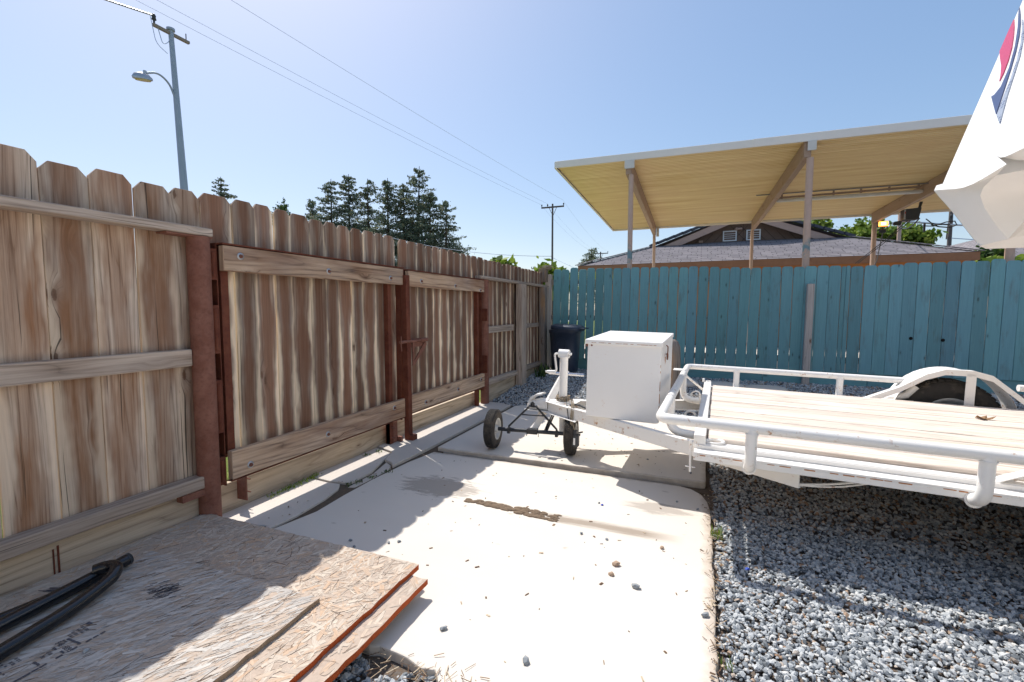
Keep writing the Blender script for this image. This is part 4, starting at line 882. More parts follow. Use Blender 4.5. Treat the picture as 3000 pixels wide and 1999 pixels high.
# ------------------------------------------------------------------ trailer dolly
DL=thing('trailer_dolly','two wheeled black and white trailer dolly under the white trailer coupler','trailer dolly',(-1.27,3.58,.012),(0,0,R(6.)))
def dsub(b,name,mat,bev=0): return b.build(name,M[mat],DL,bev)
z0=.165
b=MB(); b.tube([(-.33,0,z0),(.36,0,z0)],.0165,16); b.tube([(-.36,0,z0),(.40,0,z0)],.010,10); b.box(-.045,.045,-.025,.025,z0-.02,z0+.022); dsub(b,'axle','blackpaint',.002)
wheel(DL,(-.345,0,z0),(1,0,0),.162,.088,.085); wheel(DL,(.325,0,z0),(1,0,0),.162,.088,.085)
b=MB()
for s_,x_ in ((-1,-.205),(1,.205)):
    b.tube([(x_,0,z0),(x_,0,z0+.03),(s_*.022,.012,z0+.215)],.0085,10); b.box(x_-.012,x_+.012,-.02,.02,z0-.03,z0+.018)
b.tube([(-.10,.006,z0+.135),(.09,.006,z0+.135)],.006,8); b.box(-.035,.035,-.02,.03,z0+.205,z0+.212); b.tube([(0,0,z0+.21),(0,0,z0+.24)],.018,12); b.tube([(0,0,z0+.235),(0,0,z0+.25)],.010,10)
for x_ in (-.05,.05): b.tube([(x_,0,z0-.045),(x_,0,z0)],.003,6)
dsub(b,'hitch_frame','blackpaint',.001)
b=MB(); d=Vector((.16,.34,.36)).normalized(); T=axT((.01,.02,z0+.01),d); b.box(-.028,.028,-.003,.003,0,.66,T=T@Matrix.Rotation(R(62),4,'Z')); b.box(.022,.028,-.003,-.035,0,.66,T=T@Matrix.Rotation(R(62),4,'Z'))
for h in (.03,.075,.20): b.tube([T@Matrix.Rotation(R(62),4,'Z')@Vector((0,-.004,h)),T@Matrix.Rotation(R(62),4,'Z')@Vector((0,-.016,h))],.009,8)
dsub(b,'draw_bar','white',.001)
top=T@Vector((0,0,.62)); b=MB(); b.tube([top+Vector((-.15,.0,.0)),top+Vector((.17,0,-.01))],.0135,14); dsub(b,'handle','chrome')
b=MB(); b.tube([(.10,.02,z0),(.13,.35,z0+.16)],.010,8); b.tube([(.115,.03,z0),(.17,.35,z0+.20)],.008,8);  dsub(b,'brace','blackpaint')
# ------------------------------------------------------------------ camper nose
RV=thing('camper','white fifth wheel camper whose overhanging nose with red and navy stripes enters at right','camper',(1.5,2.8,0))
def rvpaint():
    t=NT('gelcoat',.32,0,.5); o=t.obj(); return t.out(t.mix(t.noise(o,5,3,.5),(.84,.83,.81),(.88,.87,.85)))
M['gel']=rvpaint()
Tc=[(1.503,4.05,2.045),(1.497,3.95,2.032),(1.493,3.84,2.018),(1.489,3.70,2.005),(1.491,3.58,2.010),(1.495,3.516,2.023),(1.502,3.469,2.046),(1.500,3.44,2.05)]
Uc=[(1.500,3.44,2.05),(1.495,3.387,2.022),(1.491,3.33,2.010),(1.490,3.277,2.008),(1.490,3.175,2.008),(1.49,3.0,2.008),(1.49,2.8,2.008)]
K=(1.462,3.25,1.952)
Lw=[(1.458,4.05,2.003),(1.443,3.95,1.985),(1.436,3.84,1.963),(1.428,3.70,1.934),(1.421,3.58,1.914),(1.420,3.47,1.908),(1.424,3.37,1.915),K]
Sl=[(1.458,4.05,2.003),(1.490,4.05,1.955),(1.530,4.05,1.900),(1.575,4.05,1.835),(1.620,4.05,1.765),(1.660,4.05,1.700),(1.690,4.05,1.655),(1.714,4.05,1.618)]
Rc=[K,(1.490,3.40,1.930),(1.495,3.53,1.900),(1.520,3.62,1.868),(1.570,3.68,1.805),(1.620,3.71,1.740),(1.665,3.73,1.682),(1.712,3.735,1.620)]
def lerp3(a,b_,t): return tuple(a[k]*(1-t)+b_[k]*t for k in range(3))
def grid(b,rows,flip):
    n=len(rows[0]); V=[p for r_ in rows for p in r_]; F=[]
    for i in range(len(rows)-1):
        for k in range(n-1):
            f=(i*n+k,i*n+k+1,(i+1)*n+k+1,(i+1)*n+k); F.append(f[::-1] if flip else f)
    b.add(V,F,smooth=True)
b=MB(); low=MB()
for mir in (0,1):
    for q_ in (b,low): q_.M=Matrix.Translation((-1.5,-2.8,0))@(Matrix(((1,0,0,0),(0,-1,0,5.6),(0,0,1,0),(0,0,0,1))) if mir else ID)
    chain=Tc[:-1]+Uc
    rows=[chain]
    for t_ in (.04,.1,.2,.35,.5,.65,.8,.9,1.): rows.append([(.8705+.3086*(p[2]*(1-t_)+3.15*t_)+(0 if t_>.15 else -.0),p[1],p[2]*(1-t_)+3.15*t_) for p in chain])
    for x_,z_ in ((1.94,3.40),(2.10,3.60),(2.30,3.76),(2.6,3.88),(3.1,3.94),(9.,3.94)): rows.append([(x_,p[1],z_) for p in chain])
    grid(b,rows,not mir)
    mid=[lerp3(a,c_,.5) for a,c_ in zip(Tc,Lw)]; mid=[(p[0]-.012,p[1],p[2]+.012) for p in mid]
    grid(b,[Tc,mid,Lw],bool(mir))
    rows=[Lw]+[[lerp3(Sl[j_],Rc[j_],k/7) for k in range(8)] for j_ in range(1,8)]
    rows=[[ (p[0],p[1],p[2]) for p in r_] for r_ in rows]
    grid(low,rows,bool(mir))
    ob=[(1.714,4.05,1.618),(1.75,4.05,1.597),(2.3,4.05,1.59),(5.,4.05,1.58)]; ib=[Rc[-1],(1.83,3.93,1.655),(2.3,3.99,1.66),(5.,3.99,1.66)]
    grid(low,[ob,ib],bool(mir))
    ch=Uc[::-1]+[(1.50,3.42,1.985)]+Rc[1:]+ib[1:]; low.add([Tc[-1],K,Rc[1],(1.50,3.42,1.985)],[(0,1,2),(0,2,3)] if mir else [(2,1,0),(3,2,0)])
    inner=[]
    for p in ch:
        d_=Vector((.30,(2.8-p[1])*.10-.06*(p[1]>3.3),0)); x2=p[0]+d_.x; z2=2.06-.16*(x2-1.4)-.05; 
        z2=min(p[2]+.02,z2) if p[1]<3.5 else max(min(z2,1.98),p[2]+.02)
        inner.append((x2,p[1]+d_.y,z2))
    m1=[lerp3(a,c_,.22) for a,c_ in zip(ch,inner)]; m1=[(p[0],p[1],p[2]+.25*(c_[2]-p[2])) for p,c_ in zip(m1,inner)]
    back=[(3.2,2.8+(p[1]-2.8)*.9,1.70) for p in inner]
    grid(low,[ch,m1,inner,back],not mir)
o=b.build('nose_cap',M['gel'],RV); lw_=low.build('nose_underside',M['gel'],RV)
for q_ in (o,lw_):
    bm=bmesh.new(); bm.from_mesh(q_.data); bmesh.ops.remove_doubles(bm,verts=bm.verts[:],dist=.0005)
    for e in bm.edges:
        if len(e.link_faces)==2: e.smooth=e.calc_face_angle(0)<R(38)
    bm.to_mesh(q_.data); bm.free()
ear=[(9.,3.94),(3.1,3.94),(2.6,3.88),(2.3,3.76),(2.10,3.60),(1.94,3.40),(1.8426,3.15),(1.503,2.045)]+[(p[0],p[2]) for p in Sl]+[(1.75,1.597),(2.3,1.59),(5.,1.58)]
b=MB(); b.M=Matrix.Translation((-1.5,-2.8,0)); side=[(x_,z_) for x_,z_ in ear]+[(5.,.75),(9.,.75)]
for yy,rv in ((4.05,1),(1.55,0)):
    f=list(range(len(side))); b.add([(x_+ (.0),yy+(.004 if rv else -.004),z_) for x_,z_ in side],[f if rv else f[::-1]])
b.box(5.,9.,1.55,4.05,.70,.745); b.box(5.0,5.02,1.56,4.04,.745,1.58); b.box(9.0,9.02,1.55,4.05,.70,3.93)
b.build('body_side',M['gel'],RV)
for s_ in (1.62,3.98):
    for x_ in (6.6,7.5): wheel(RV,(x_-1.5,s_-2.8,.36),(0,1,0),.36,.22,.2)
b=MB()
for y_ in (1.75,3.85): b.box(2.6,2.7,y_-.05-2.8,y_+.05-2.8,.02,1.6)
split(b.build('landing_leg',M['blackpaint'],RV))
def decal(name,pts,mat,off=.006):
    n=len(pts); nx=Vector((-1,0,.3086)).normalized(); b=MB(); b.M=Matrix.Translation((-1.5,-2.8,0))
    P0=[Vector((.8705+.3086*p[2],min(p[1],4.047),p[2]))+nx*(off-.012) for p in pts]; P1=[p+nx*.012 for p in P0]
    b.add(P0+P1,[tuple(range(n))[::-1],tuple(range(n,2*n))]+[(i,(i+1)%n,(i+1)%n+n,i+n) for i in range(n)])
    o=b.build(name,mat,RV); bm=bmesh.new(); bm.from_mesh(o.data); bmesh.ops.triangulate(bm,faces=bm.faces[:]); bmesh.ops.recalc_face_normals(bm,faces=bm.faces[:]); bm.to_mesh(o.data); bm.free()
red=[(0,4.044,3.034),(0,4.047,2.972),(0,4.047,2.911),(0,4.047,2.854),(0,3.994,2.792),(0,3.915,2.71),(0,3.859,2.63),(0,3.839,2.589),(0,3.831,2.632),(0,3.845,2.711),(0,3.878,2.795),(0,3.926,2.877),(0,3.985,2.963)]
navy=[(0,4.041,3.101),(0,3.974,3.026),(0,3.914,2.949),(0,3.847,2.848),(0,3.793,2.737),(0,3.753,2.625),(0,3.717,2.497),(0,3.675,2.344),(0,3.86,2.512),(0,3.825,2.509),(0,3.781,2.537),(0,3.783,2.642),(0,3.838,2.785),(0,3.923,2.931),(0,4.001,3.04)]
grey=[(0,3.903,2.962),(0,3.823,2.872),(0,3.755,2.772),(0,3.702,2.668),(0,3.67,2.558),(0,3.635,2.434),(0,3.567,2.255),(0,3.658,2.331),(0,3.681,2.452),(0,3.691,2.545),(0,3.718,2.649),(0,3.774,2.772),(0,3.831,2.862)]
decal('red_stripe',red,plain('red_vinyl',(.55,.05,.13),.35)); decal('navy_stripe',navy,plain('navy_vinyl',(.06,.085,.19),.35))
tg=NT('dotted_vinyl',.4); vv_=tg.voro(tg.vmul(tg.obj(),(30,30,60)),1,rand=.1); tg.out(tg.mix(tg.ramp(vv_,[(.3,0.),(.42,1.)]),(.11,.14,.24),(.34,.38,.46))); decal('dotted_stripe',grey,tg.m)
# ------------------------------------------------------------------ carport
CP=thing('carport','big flat carport with corrugated yellow ceiling on pinkish posts behind the teal fence','carport',(1.,10.9,0))
def cadd(name,b,mat,bev=0): o=b.build(name,M[mat] if isinstance(mat,str) else mat,CP,bev); o.location=-Vector(CP.location); return o
xL,xR=-2.43,6.6
def zf(x): return 3.70-.012*(x-xL)      # ceiling height along the front edge
def zbk(x): return 3.52-.004*(x-xL)
def roofz(x,y): t=(y-8.)/5.8; return zf(x)*(1-t)+zbk(x)*t
def ceil():
    t=NT('corrugated_ceiling',.45,.25,.4); o=t.obj(); s=t.sep(o); a=t.noise(t.comb(t.math('MULTIPLY',s[0],.5),t.math('MULTIPLY',s[1],7.),0.),1,3,.6)
    c=t.mix(t.ramp(a,[(.35,0.),(.65,1.)]),(.78,.58,.27),(.96,.79,.47)); c=t.mix(t.ramp(t.noise(o,1.2,4,.6),[(.45,0.),(.7,1.)]),c,(.86,.66,.36)); return t.out(c)
M['ceil']=ceil(); M['fascia']=plain('fascia_paint',(.78,.73,.67),.45,0,.4,.06,2); M['postpaint']=None
b=MB(); pit=.078; nx_=2; yk=8.02; prof=[]
while yk<13.78:
    prof+=[(yk,0),(yk+.052,0),(yk+.054,.045),(yk+.074,.045),(yk+.076,0)]; yk+=pit
V=[];F=[]
for y_,h in prof:
    for x_ in (xL+.03,1.0,xR): V.append((x_,y_,roofz(x_,y_)+h))
for i in range(len(prof)-1):
    for k in range(2): F.append((i*3+k,(i+1)*3+k,(i+1)*3+k+1,i*3+k+1))
b.add(V,F); cadd('ceiling',b,'ceil')
b=MB()
def slopebox(b,x0,x1,y0,y1,d0,d1,rnd=0.):
    c=[]
    for x_ in (x0,x1):
        for y_ in (y0,y1):
            for d_ in (d0,d1): c.append((x_,y_,roofz(x_,y_)+d_))
    b.add(c,[(0,1,3,2),(4,6,7,5),(0,4,5,1),(2,3,7,6),(0,2,6,4),(1,5,7,3)],rnd=rnd)
slopebox(b,xL,xR,8.0,13.8,.055,.080); cadd('roof_sheet',b,'fascia')
b=MB(); slopebox(b,xL,.68,7.985,8.0,-.03,.085); slopebox(b,.68,xR,7.982,8.0,-.03,.088); slopebox(b,xL,xR,13.80,13.815,-.055,.085); split(cadd('fascia',b,'fascia',.003))
b=MB(); slopebox(b,xL-.012,xL+.0,8.0,13.8,-.03,.08); slopebox(b,xL,xL+.025,8.0,13.8,-.03,-.02); cadd('side_fascia',b,'fascia')
# joists (beams), posts
def wpaint():
    t=NT('pinkish_beam_paint',.75,0,.25); o=t.obj(); s=t.sep(o); a=t.noise(t.vmul(o,(30,2.2,30)),1,5,.65)
    c=t.mix(a,(.30,.205,.15),(.47,.345,.265)); pm=t.ramp(t.noise(t.vmul(o,(9,3.5,9)),1,5,.7),[(.6,0.),(.66,1.)]); return t.out(t.mix(t.math('MULTIPLY',pm,.6),c,(.22,.10,.055)))
M['beam']=wpaint()
def postp():
    t=NT('pinkish_post_paint',.65,0,.3); g=t.n('NewGeometry').outputs['Position']; s=t.sep(g); o=t.obj(); a=t.noise(o,9,4,.6)
    c=t.mix(a,(.46,.32,.25),(.60,.44,.36)); k=t.math('ADD',s[2],t.math('MULTIPLY',t.math('SUBTRACT',a,.5),.45))
    y=t.ramp(t.math('SUBTRACT',8.6,s[1]),[(.0,0.),(.02,1.)])
    m=t.ramp(t.math('MULTIPLY',k,.25),[(.50,0.),(.515,1.),(.535,1.),(.56,0.)]); return t.out(t.mix(t.math('MULTIPLY',m,t.math('MULTIPLY',y,.8)),c,(.08,.24,.30)))
M['postpaint']=postp()
jo=[(-1.16,-1.24),(1.40,1.24),(3.98,3.82),(6.4,6.3)]
for i,(xa,xb) in enumerate(jo):
    b=MB(); c=[]
    for y_,x_ in ((8.02,xa),(13.72,xb)):
        for dx in (-.045,.045):
            for d_ in (-.245,-.002): c.append((x_+dx,y_,roofz(x_,y_)+d_))
    b.add(c,[(0,1,3,2),(4,6,7,5),(0,4,5,1),(2,3,7,6),(0,2,6,4),(1,5,7,3)]); cadd('beam',b,'beam',.004)
    b=MB(); b.box(xa-.01 if i else xa-.06,xa+.10,7.965,7.985,roofz(xa,8)-.165,roofz(xa,8)-.028); b.box(xb+.05,xb+.12,13.73,13.80,roofz(xb,13.8)-.28,roofz(xb,13.8)-.05) if i==0 else None; cadd('beam_cap',b,plain('cap_white',(.62,.60,.56),.5) if i==0 else bpy.data.materials['cap_white'],.003)
    if i==0: split([c for c in CP.children if c.name=='beam_cap'][0])
for (xp,yp,top,r_) in ((-1.12,8.05,.25,.040),(1.44,8.05,.25,.047),(3.72,8.05,.25,.045),(6.4,8.05,.25,.05),(-1.24,13.7,.24,.040),(1.22,13.7,.24,.040),(3.84,13.7,.24,.052),(6.3,13.7,.24,.06)):
    b=MB(); b.tube([(xp,yp,0),(xp,yp,roofz(xp,yp)-top)],r_,20); cadd('post',b,'postpaint')
# tube light and conduit under the carport
b=MB(); T0=(1.42,11.1,roofz(1.4,11.1)-.14)
tl=thing('tube_light','long white fluorescent tube light hanging under the carport ceiling','tube light',T0)
def ladd(par,name,b,mat,bev=0): o=b.build(name,M[mat] if isinstance(mat,str) else mat,par,bev); o.location=-Vector(par.location); return o
z_=T0[2]; b=MB(); b.tube([(1.40,11.1,z_),(1.44,11.1,z_),(3.80,11.15,z_-.02),(3.88,11.15,z_-.01)],[.02,.036,.036,.02],14); ladd(tl,'lens',b,plain('diffuser',(.68,.66,.62),.4))
b=MB(); 
for x_ in (1.5,1.95,2.4,2.85,3.3,3.75): b.box(x_,x_+.03,11.09,11.12,z_+.03,z_+.13)
b.box(1.45,3.8,11.08,11.13,z_+.045,z_+.075); ladd(tl,'bracket',b,'beam')
b=MB(); b.tube([(1.02,10.9,roofz(1.1,10.9)-.045),(3.95,10.95,roofz(3.9,10.95)-.045)],.012,8); ladd(tl,'conduit',b,plain('conduit_grey',(.22,.22,.22),.5))
hb=thing('speaker_box','dark angled box hanging from the carport beam above the lit floodlight','box',(4.3,12.6,3.3))
b=MB(); b.prism([(-.13,-.13),(.13,-.13),(.17,.12),(-.14,.10)],-.10,.10,Matrix.Translation((4.18,12.7,3.25))); o=ladd(hb,'housing',b,'plastic',.01)
b=MB(); b.box(4.045,4.07,12.585,12.598,3.13,3.34); ladd(hb,'side_panel',b,plain('grey_panel',(.4,.4,.4),.5)); b=MB(); b.box(4.054,4.068,12.58,12.584,3.25,3.29); ladd(hb,'red_mark',b,plain('red_mark',(.5,.05,.03),.5))
b=MB(); b.prism([(.10,.05),(.13,.05),(.19,.30),(.14,.30)],-.02,.02,Matrix.Translation((4.20,12.7,3.2))); ladd(hb,'arm',b,'blackpaint')
b=MB()
for dx in (0,.05): b.tube([(4.16+dx,12.7,3.13),(3.85+dx,13.0,2.75),(3.42+dx,13.4,2.28)],.008,6)
ladd(hb,'cables',b,'blackpaint')
fl=thing('floodlight','pair of floodlights under the carport beam, the left one glowing orange','floodlight',(3.95,13.5,3.2))
def em(name,c,s):
    m=bpy.data.materials.new(name); m.use_nodes=True; p=m.node_tree.nodes['Principled BSDF']; p.inputs['Base Color'].default_value=(*c,1); p.inputs['Emission Color'].default_value=(*c,1); p.inputs['Emission Strength'].default_value=s; return m
b=MB(); b.box(3.84,4.02,13.40,13.44,3.13,3.24); ladd(fl,'lit_lens',b,em('lit_orange',(1.,.32,.06),2.2),.01)
b=MB(); b.box(3.885,3.975,13.398,13.40,3.155,3.215); ladd(fl,'bright_core',b,em('lit_core',(1.,.75,.35),4.))
b=MB(); b.box(3.83,4.03,13.441,13.5,3.12,3.25); b.tube([(4.03,13.46,3.17),(4.12,13.46,3.20)],.012,8); b.prism([(0,-.04),(.14,-.06),(.17,.05),(.02,.03)],-.04,.04,Matrix.Translation((4.12,13.46,3.19))); b.tube([(3.93,13.46,3.12),(3.93,13.46,3.05)],.012,8); b.box(3.87,3.99,13.42,13.5,2.98,3.06); ladd(fl,'fitting',b,'plastic',.004)
b=MB(); b.tube(bend([(3.93,13.44,2.98),(3.90,13.45,2.7),(3.86,13.5,2.3),(3.80,13.6,2.1)],.1,6),.011,8); ladd(fl,'cable',b,plain('cable_grey',(.15,.15,.15),.6))
# ------------------------------------------------------------------ neighbour house
HS=thing('house','single storey house with grey shingle hip roof and brown vented gable behind the carport','house',(1.35,20,0))
def hadd(name,b,mat,bev=0,par=None):
    o=b.build(name,M[mat] if isinstance(mat,str) else mat,par or HS,bev); o.location=-Vector(HS.location) if par is None else (0,0,0); return o
def shingle():
    t=NT('asphalt_shingles',.9,0,.2); u=t.uv(); br=t.n('TexBrick'); t.l(u,br.inputs['Vector']); br.inputs['Scale'].default_value=1; br.inputs['Brick Width'].default_value=.30; br.inputs['Row Height'].default_value=.145
    br.inputs['Mortar Size'].default_value=.012; br.inputs['Mortar Smooth'].default_value=.1; br.inputs['Color1'].default_value=(.27,.245,.255,1); br.inputs['Color2'].default_value=(.185,.17,.18,1); br.inputs['Mortar'].default_value=(.045,.04,.05,1); br.offset=.37; br.squash=1.4; br.squash_frequency=3
    n=t.noise(u,3,4,.6); c=t.mix(t.math('MULTIPLY',n,.35),br.outputs['Color'],(.36,.335,.34)); c=t.mix(t.math('MULTIPLY',t.ramp(t.noise(u,9,3,.6),[(.62,0.),(.7,1.)]),.3),c,(.28,.28,.12)); t.bump(br.outputs['Fac'],-.6,.01); return t.out(c)
M['shingle']=shingle()
xe0,xe1,ye,ze,sl=-3.88,6.58,15.4,2.64,.36; xm=(xe0+xe1)/2; yg=17.66; g=yg-ye; zg=ze+sl*g; zr=ze+sl*(xm-xe0); yo=17.66; yb=30
def poly3(b,pts,uax,rnd=0.,th=.05):
    P0=[Vector(p) for p in pts]; n=len(P0); nn=(P0[1]-P0[0]).cross(P0[2]-P0[0]).normalized()
    if nn.z<0: P0=P0[::-1]; nn=-nn
    e1=Vector(uax).normalized(); e2=nn.cross(e1); uvp=[(p.dot(e1),p.dot(e2)) for p in P0]
    P1=[p-nn*th for p in P0]
    b.add(P0+P1,[tuple(range(n)),tuple(range(2*n-1,n-1,-1))]+[(i+n,(i+1)%n+n,(i+1)%n,i) for i in range(n)],uv=[uvp,uvp[::-1]]+[[uvp[i],uvp[(i+1)%n],uvp[(i+1)%n],uvp[i]] for i in range(n)],rnd=rnd)
b=MB()
# front hip is laid course by course so that the rows read as real steps
nrow=int(g/ .135)
for k in range(nrow):
    a0=k*g/nrow; a1=(k+1)*g/nrow+.02
    pts=[(xe0+a0,ye+a0,ze+sl*a0+.012),(xe1-a0,ye+a0,ze+sl*a0+.012),(xe1-a1,ye+a1,ze+sl*a1+.002),(xe0+a1,ye+a1,ze+sl*a1+.002)]
    poly3(b,pts,(1,0,0),th=.012)
b2=[(xe0+g,yg,zg),(xe1-g,yg,zg),(xe1-g-.3,yg+.5,zg+.12),(xe0+g+.3,yg+.5,zg+.12)]; poly3(b,b2,(1,0,0))
poly3(b,[(xe0,ye,ze),(xe0+g,yg,zg),(xe0+g,yo,zg),(xm,yo,zr),(xm,yb,zr),(xe0,yb,ze)],(0,1,0)); poly3(b,[(xe1,ye,ze),(xe1-g,yg,zg),(xe1-g,yo,zg),(xm,yo,zr),(xm,yb,zr),(xe1,yb,ze)],(0,1,0))
roof=hadd('roof',b,'shingle')
M['ridge']=plain('dark_ridge_tiles',(.075,.08,.10),.8,0,.2,.35,4)
b=MB()
def caps(p0,p1,n,w_,h,mat=0):
    p0=Vector(p0);p1=Vector(p1); d=(p1-p0).normalized(); L=(p1-p0).length/n; T0=axT(p0,d)
    for i in range(n):
        T=Matrix.Translation(p0+d*L*i)@(d.to_track_quat('X','Z').to_matrix().to_4x4())@Matrix.Rotation(-.045,4,'Y')
        b.box(-.02,L*1.04,-w_/2,w_/2,-.005,h,rnd=rd.random(),T=T,mat=mat)
caps((xe0,ye,ze+.03),(xe0+g,yg,zg+.02),17,.2,.02); caps((xe1,ye,ze+.03),(xe1-g,yg,zg+.02),17,.2,.02)
caps((xe0+g-.1,yo-.03,zg-.01),(xm,yo-.03,zr+.0),11,.16,.075,1); caps((xe1-g+.1,yo-.03,zg-.01),(xm,yo-.03,zr+.0),11,.16,.075,1)
hadd('ridge_caps',b,[M['shingle'],M['ridge']])
M['barge']=plain('barge_board',(.44,.31,.255),.75,0,.2,.15,8); M['siding']=plain('gable_siding',(.17,.115,.09),.85,0,.2,.15,5); M['eave']=plain('eave_board',(.26,.14,.085),.8,0,.2,.2,6); M['soffit']=plain('orange_soffit',(.45,.20,.07),.8,0,.2,.15,5)
b=MB()
for s_ in (-1,1):
    e=xm+s_*(xm-xe0-g); P=[(e-s_*.35,yo,zg+.0),(xm,yo,zr-.04),(xm,yo,zr-.25),(e-s_*.95,yo,zg+.0)]
    V=[(x_,y_+dy,z_) for dy in (-.04,0) for x_,y_,z_ in P]; b.add(V,[(0,1,2,3),(7,6,5,4)]+[(i,i+4,(i+1)%4+4,(i+1)%4) for i in range(4)])
hadd('barge_board',b,'barge',.004)
b=MB(); yw=yg+.34; b.add([(xe0+g-.2,yw,zg-.05),(xe1-g+.2,yw,zg-.05),(xm,yw,zr)],[(0,1,2)],uv=[[(0,0),(5,0),(2.5,1)]])
gw=hadd('gable_wall',b,'siding')
b=MB()
for s_ in (-1,1):
    for i in range(-2,9):
        x0_=xm+s_*(.12+i*.30); z0_=zg+.02; x1_=x0_-s_*0+ s_*.0; L=1.1
        T=Matrix.Translation((x0_,yw-.008,z0_))@Matrix.Rotation(s_*R(-42),4,'Y'); 
        hmax=max(0,(zr-zg)*(1-abs(x0_-xm)/(xm-xe0-g))-.1); 
        if x0_*s_>xm*s_ and hmax>.05: b.box(-.006,.006,-.003,0,0,min(.8,hmax*1.0),T=T)
b.box(xm-.03,xm-.02,yw-.01,yw-.001,zg,zr-.2)
split(hadd('siding_groove',b,plain('groove',(.04,.03,.025),.9)))
for xv in (.655+.03,1.39+.03):
    v_=MB(); y_=yw-.05; x0_,x1_,z0_,z1_=xv,xv+.44,zg+.10,zg+.46
    v_.box(x0_,x1_,y_,y_+.03,z0_,z0_+.04); v_.box(x0_,x1_,y_,y_+.03,z1_-.04,z1_); v_.box(x0_,x0_+.04,y_,y_+.03,z0_+.04,z1_-.04); v_.box(x1_-.04,x1_,y_,y_+.03,z0_+.04,z1_-.04)
    for k in range(1,4): v_.box(x0_+.04,x1_-.04,y_+.005,y_+.025,z0_+.04+k*.07-.008,z0_+.04+k*.07+.008)
    fr=hadd('vent',v_,plain('vent_white',(.68,.68,.68),.5) if 'vent_white' not in bpy.data.materials else bpy.data.materials['vent_white'])
    v_=MB(); v_.box(x0_+.03,x1_-.03,y_+.031,y_+.04,z0_+.03,z1_-.03); o=v_.build('louvre_opening',M['siding'],fr)
b=MB(); b.tube([(1.14,yw-.12,zg+.50),(1.28,yw-.12,zg+.50)],.035,10); b.tube([(1.12,yw-.12,zg+.50),(1.08,yw-.02,zg+.50)],.05,10); hadd('gable_lamp',b,'barge')
b=MB(); b.box(-.09,.04,yw-.06,yw-.01,zg+.10,zg+.17); hadd('small_vent',b,'barge')
b=MB(); b.box(xe0+.03,xe1-.03,ye+.0,ye+.03,ze-.20,ze+.002,g=0); b.box(xe0+.03,xe0+.06,ye+.03,yb,ze-.20,ze-.02); b.box(xe1-.06,xe1-.03,ye+.03,yb,ze-.20,ze-.02); hadd('eave_fascia',b,'eave')
b=MB(); b.box(xe0+.06,xe1-.06,ye+.03,ye+.9,ze-.17,ze-.16); b.box(xe0+.1,xe1-.1,ye+.25,ye+.29,ze-.30,ze-.171); hadd('soffit',b,'soffit')
b=MB(); b.box(xe0+.8,xe1-.8,ye+.85,yb-.8,-.05,ze-.17); hadd('wall',b,plain('tan_wall',(.40,.24,.13),.9,0,.2,.1,3))
b=MB(); b.tube([(6.0,19,3.2),(6.0,19,4.6)],.055,12); b.tube([(5.88,18.95,4.02),(6.25,18.95,4.05)],.02,8); hadd('service_mast',b,'postpaint')
bounce_house=thing('house','added unseen cream house wall with door and window, reflecting sun into the yard','house',(2.,-4.2,0))  # unseen house front, added to bounce sunlight into the yard
b=MB(); b.box(-4.4,5.5,0,1.0,-.1,2.75); b.build('wall',plain('cream_stucco',(.80,.74,.65),.9,0,.2,.04,4),bounce_house,.01)
b=MB(); b.box(-4.8,5.9,1.0,1.45,2.76,2.80); b.box(-4.8,5.9,1.45,1.47,2.66,2.82); b.build('eave',M['fascia'],bounce_house)
b=MB(); b.box(-1.2,-.3,1.001,1.03,0,2.05); dr=b.build('door',M['fascia'],bounce_house,.004); b=MB(); b.tube([(-.38,1.03,1.),(-.38,1.09,1.)],.025,12); b.build('handle',M['chrome'],dr)
b=MB(); b.box(1.0,2.5,1.001,1.04,1.,2.05); wf=b.build('window',M['fascia'],bounce_house,.004); b=MB(); b.box(1.06,1.72,1.041,1.046,1.06,1.99); b.box(1.78,2.44,1.041,1.046,1.06,1.99); b.build('pane',plain('window_glass',(.05,.06,.07),.05,0,.8),wf)
h2=thing('house','neighbouring grey roof just showing at the far right above the teal fence','house',(13,24,0))
b=MB(); b.M=Matrix.Translation((-13,-24,0)); poly3(b,[(9.2,20,2.72),(16,20,2.72),(16,24,4.2),(11,24,4.2)],(1,0,0)); poly3(b,[(9.2,20,2.72),(11,24,4.2),(11,30,4.2),(9.2,30,2.72)],(0,1,0)); b.build('roof',M['shingle'],h2)
b=MB(); b.box(9.8-13,15.5-13,20.6-24,29-24,0,2.7); b.build('wall',plain('cream_wall',(.5,.45,.38),.9),h2)
# ------------------------------------------------------------------ poles and wires
M['polewood']=plain('grey_pole_wood',(.13,.115,.11),.9,0,.2,.3,3); M['wire']=plain('wire_grey',(.50,.60,.75),.6,0,.3); M['steelblue']=plain('galvanised_pole',(.36,.42,.50),.55,.2,.4,.12,2)
def insul(b,p,h=.22,mat=0): b.tube([p,(p[0],p[1],p[2]+h*.4)],.03,6,0,mat); b.lathe([(.02,h*.3),(.07,h*.4),(.05,h*.65),(.065,h*.75),(.03,h),(.0005,h)],Matrix.Translation(p),8,0,mat)
lp=thing('street_light','tall grey pole with crossarm and curved street lamp beyond the brown fence','street light',(-16,10.35,0))
def padd(par,name,b,mat): o=b.build(name,M[mat] if isinstance(mat,str) else mat,par); o.location=-Vector(par.location); return o
b=MB(); b.tube([(-16,10.58,-.1),(-16,10.40,5.),(-16,10.21,10.15)],[.15,.115,.072],14); b.tube([(-16,10.21,10.12),(-16,10.21,10.19)],.12,14); padd(lp,'pole',b,'steelblue')
b=MB(); b.box(-16.05,-15.95,9.68,10.78,9.99,10.07); padd(lp,'crossarm',b,plain('arm_wood',(.30,.25,.20),.9))
b=MB(); insul(b,(-16,9.72,10.07),.30); b.tube([(-16,10.69,10.07),(-16,10.69,10.28)],.015,6); padd(lp,'insulator',b,'plastic')
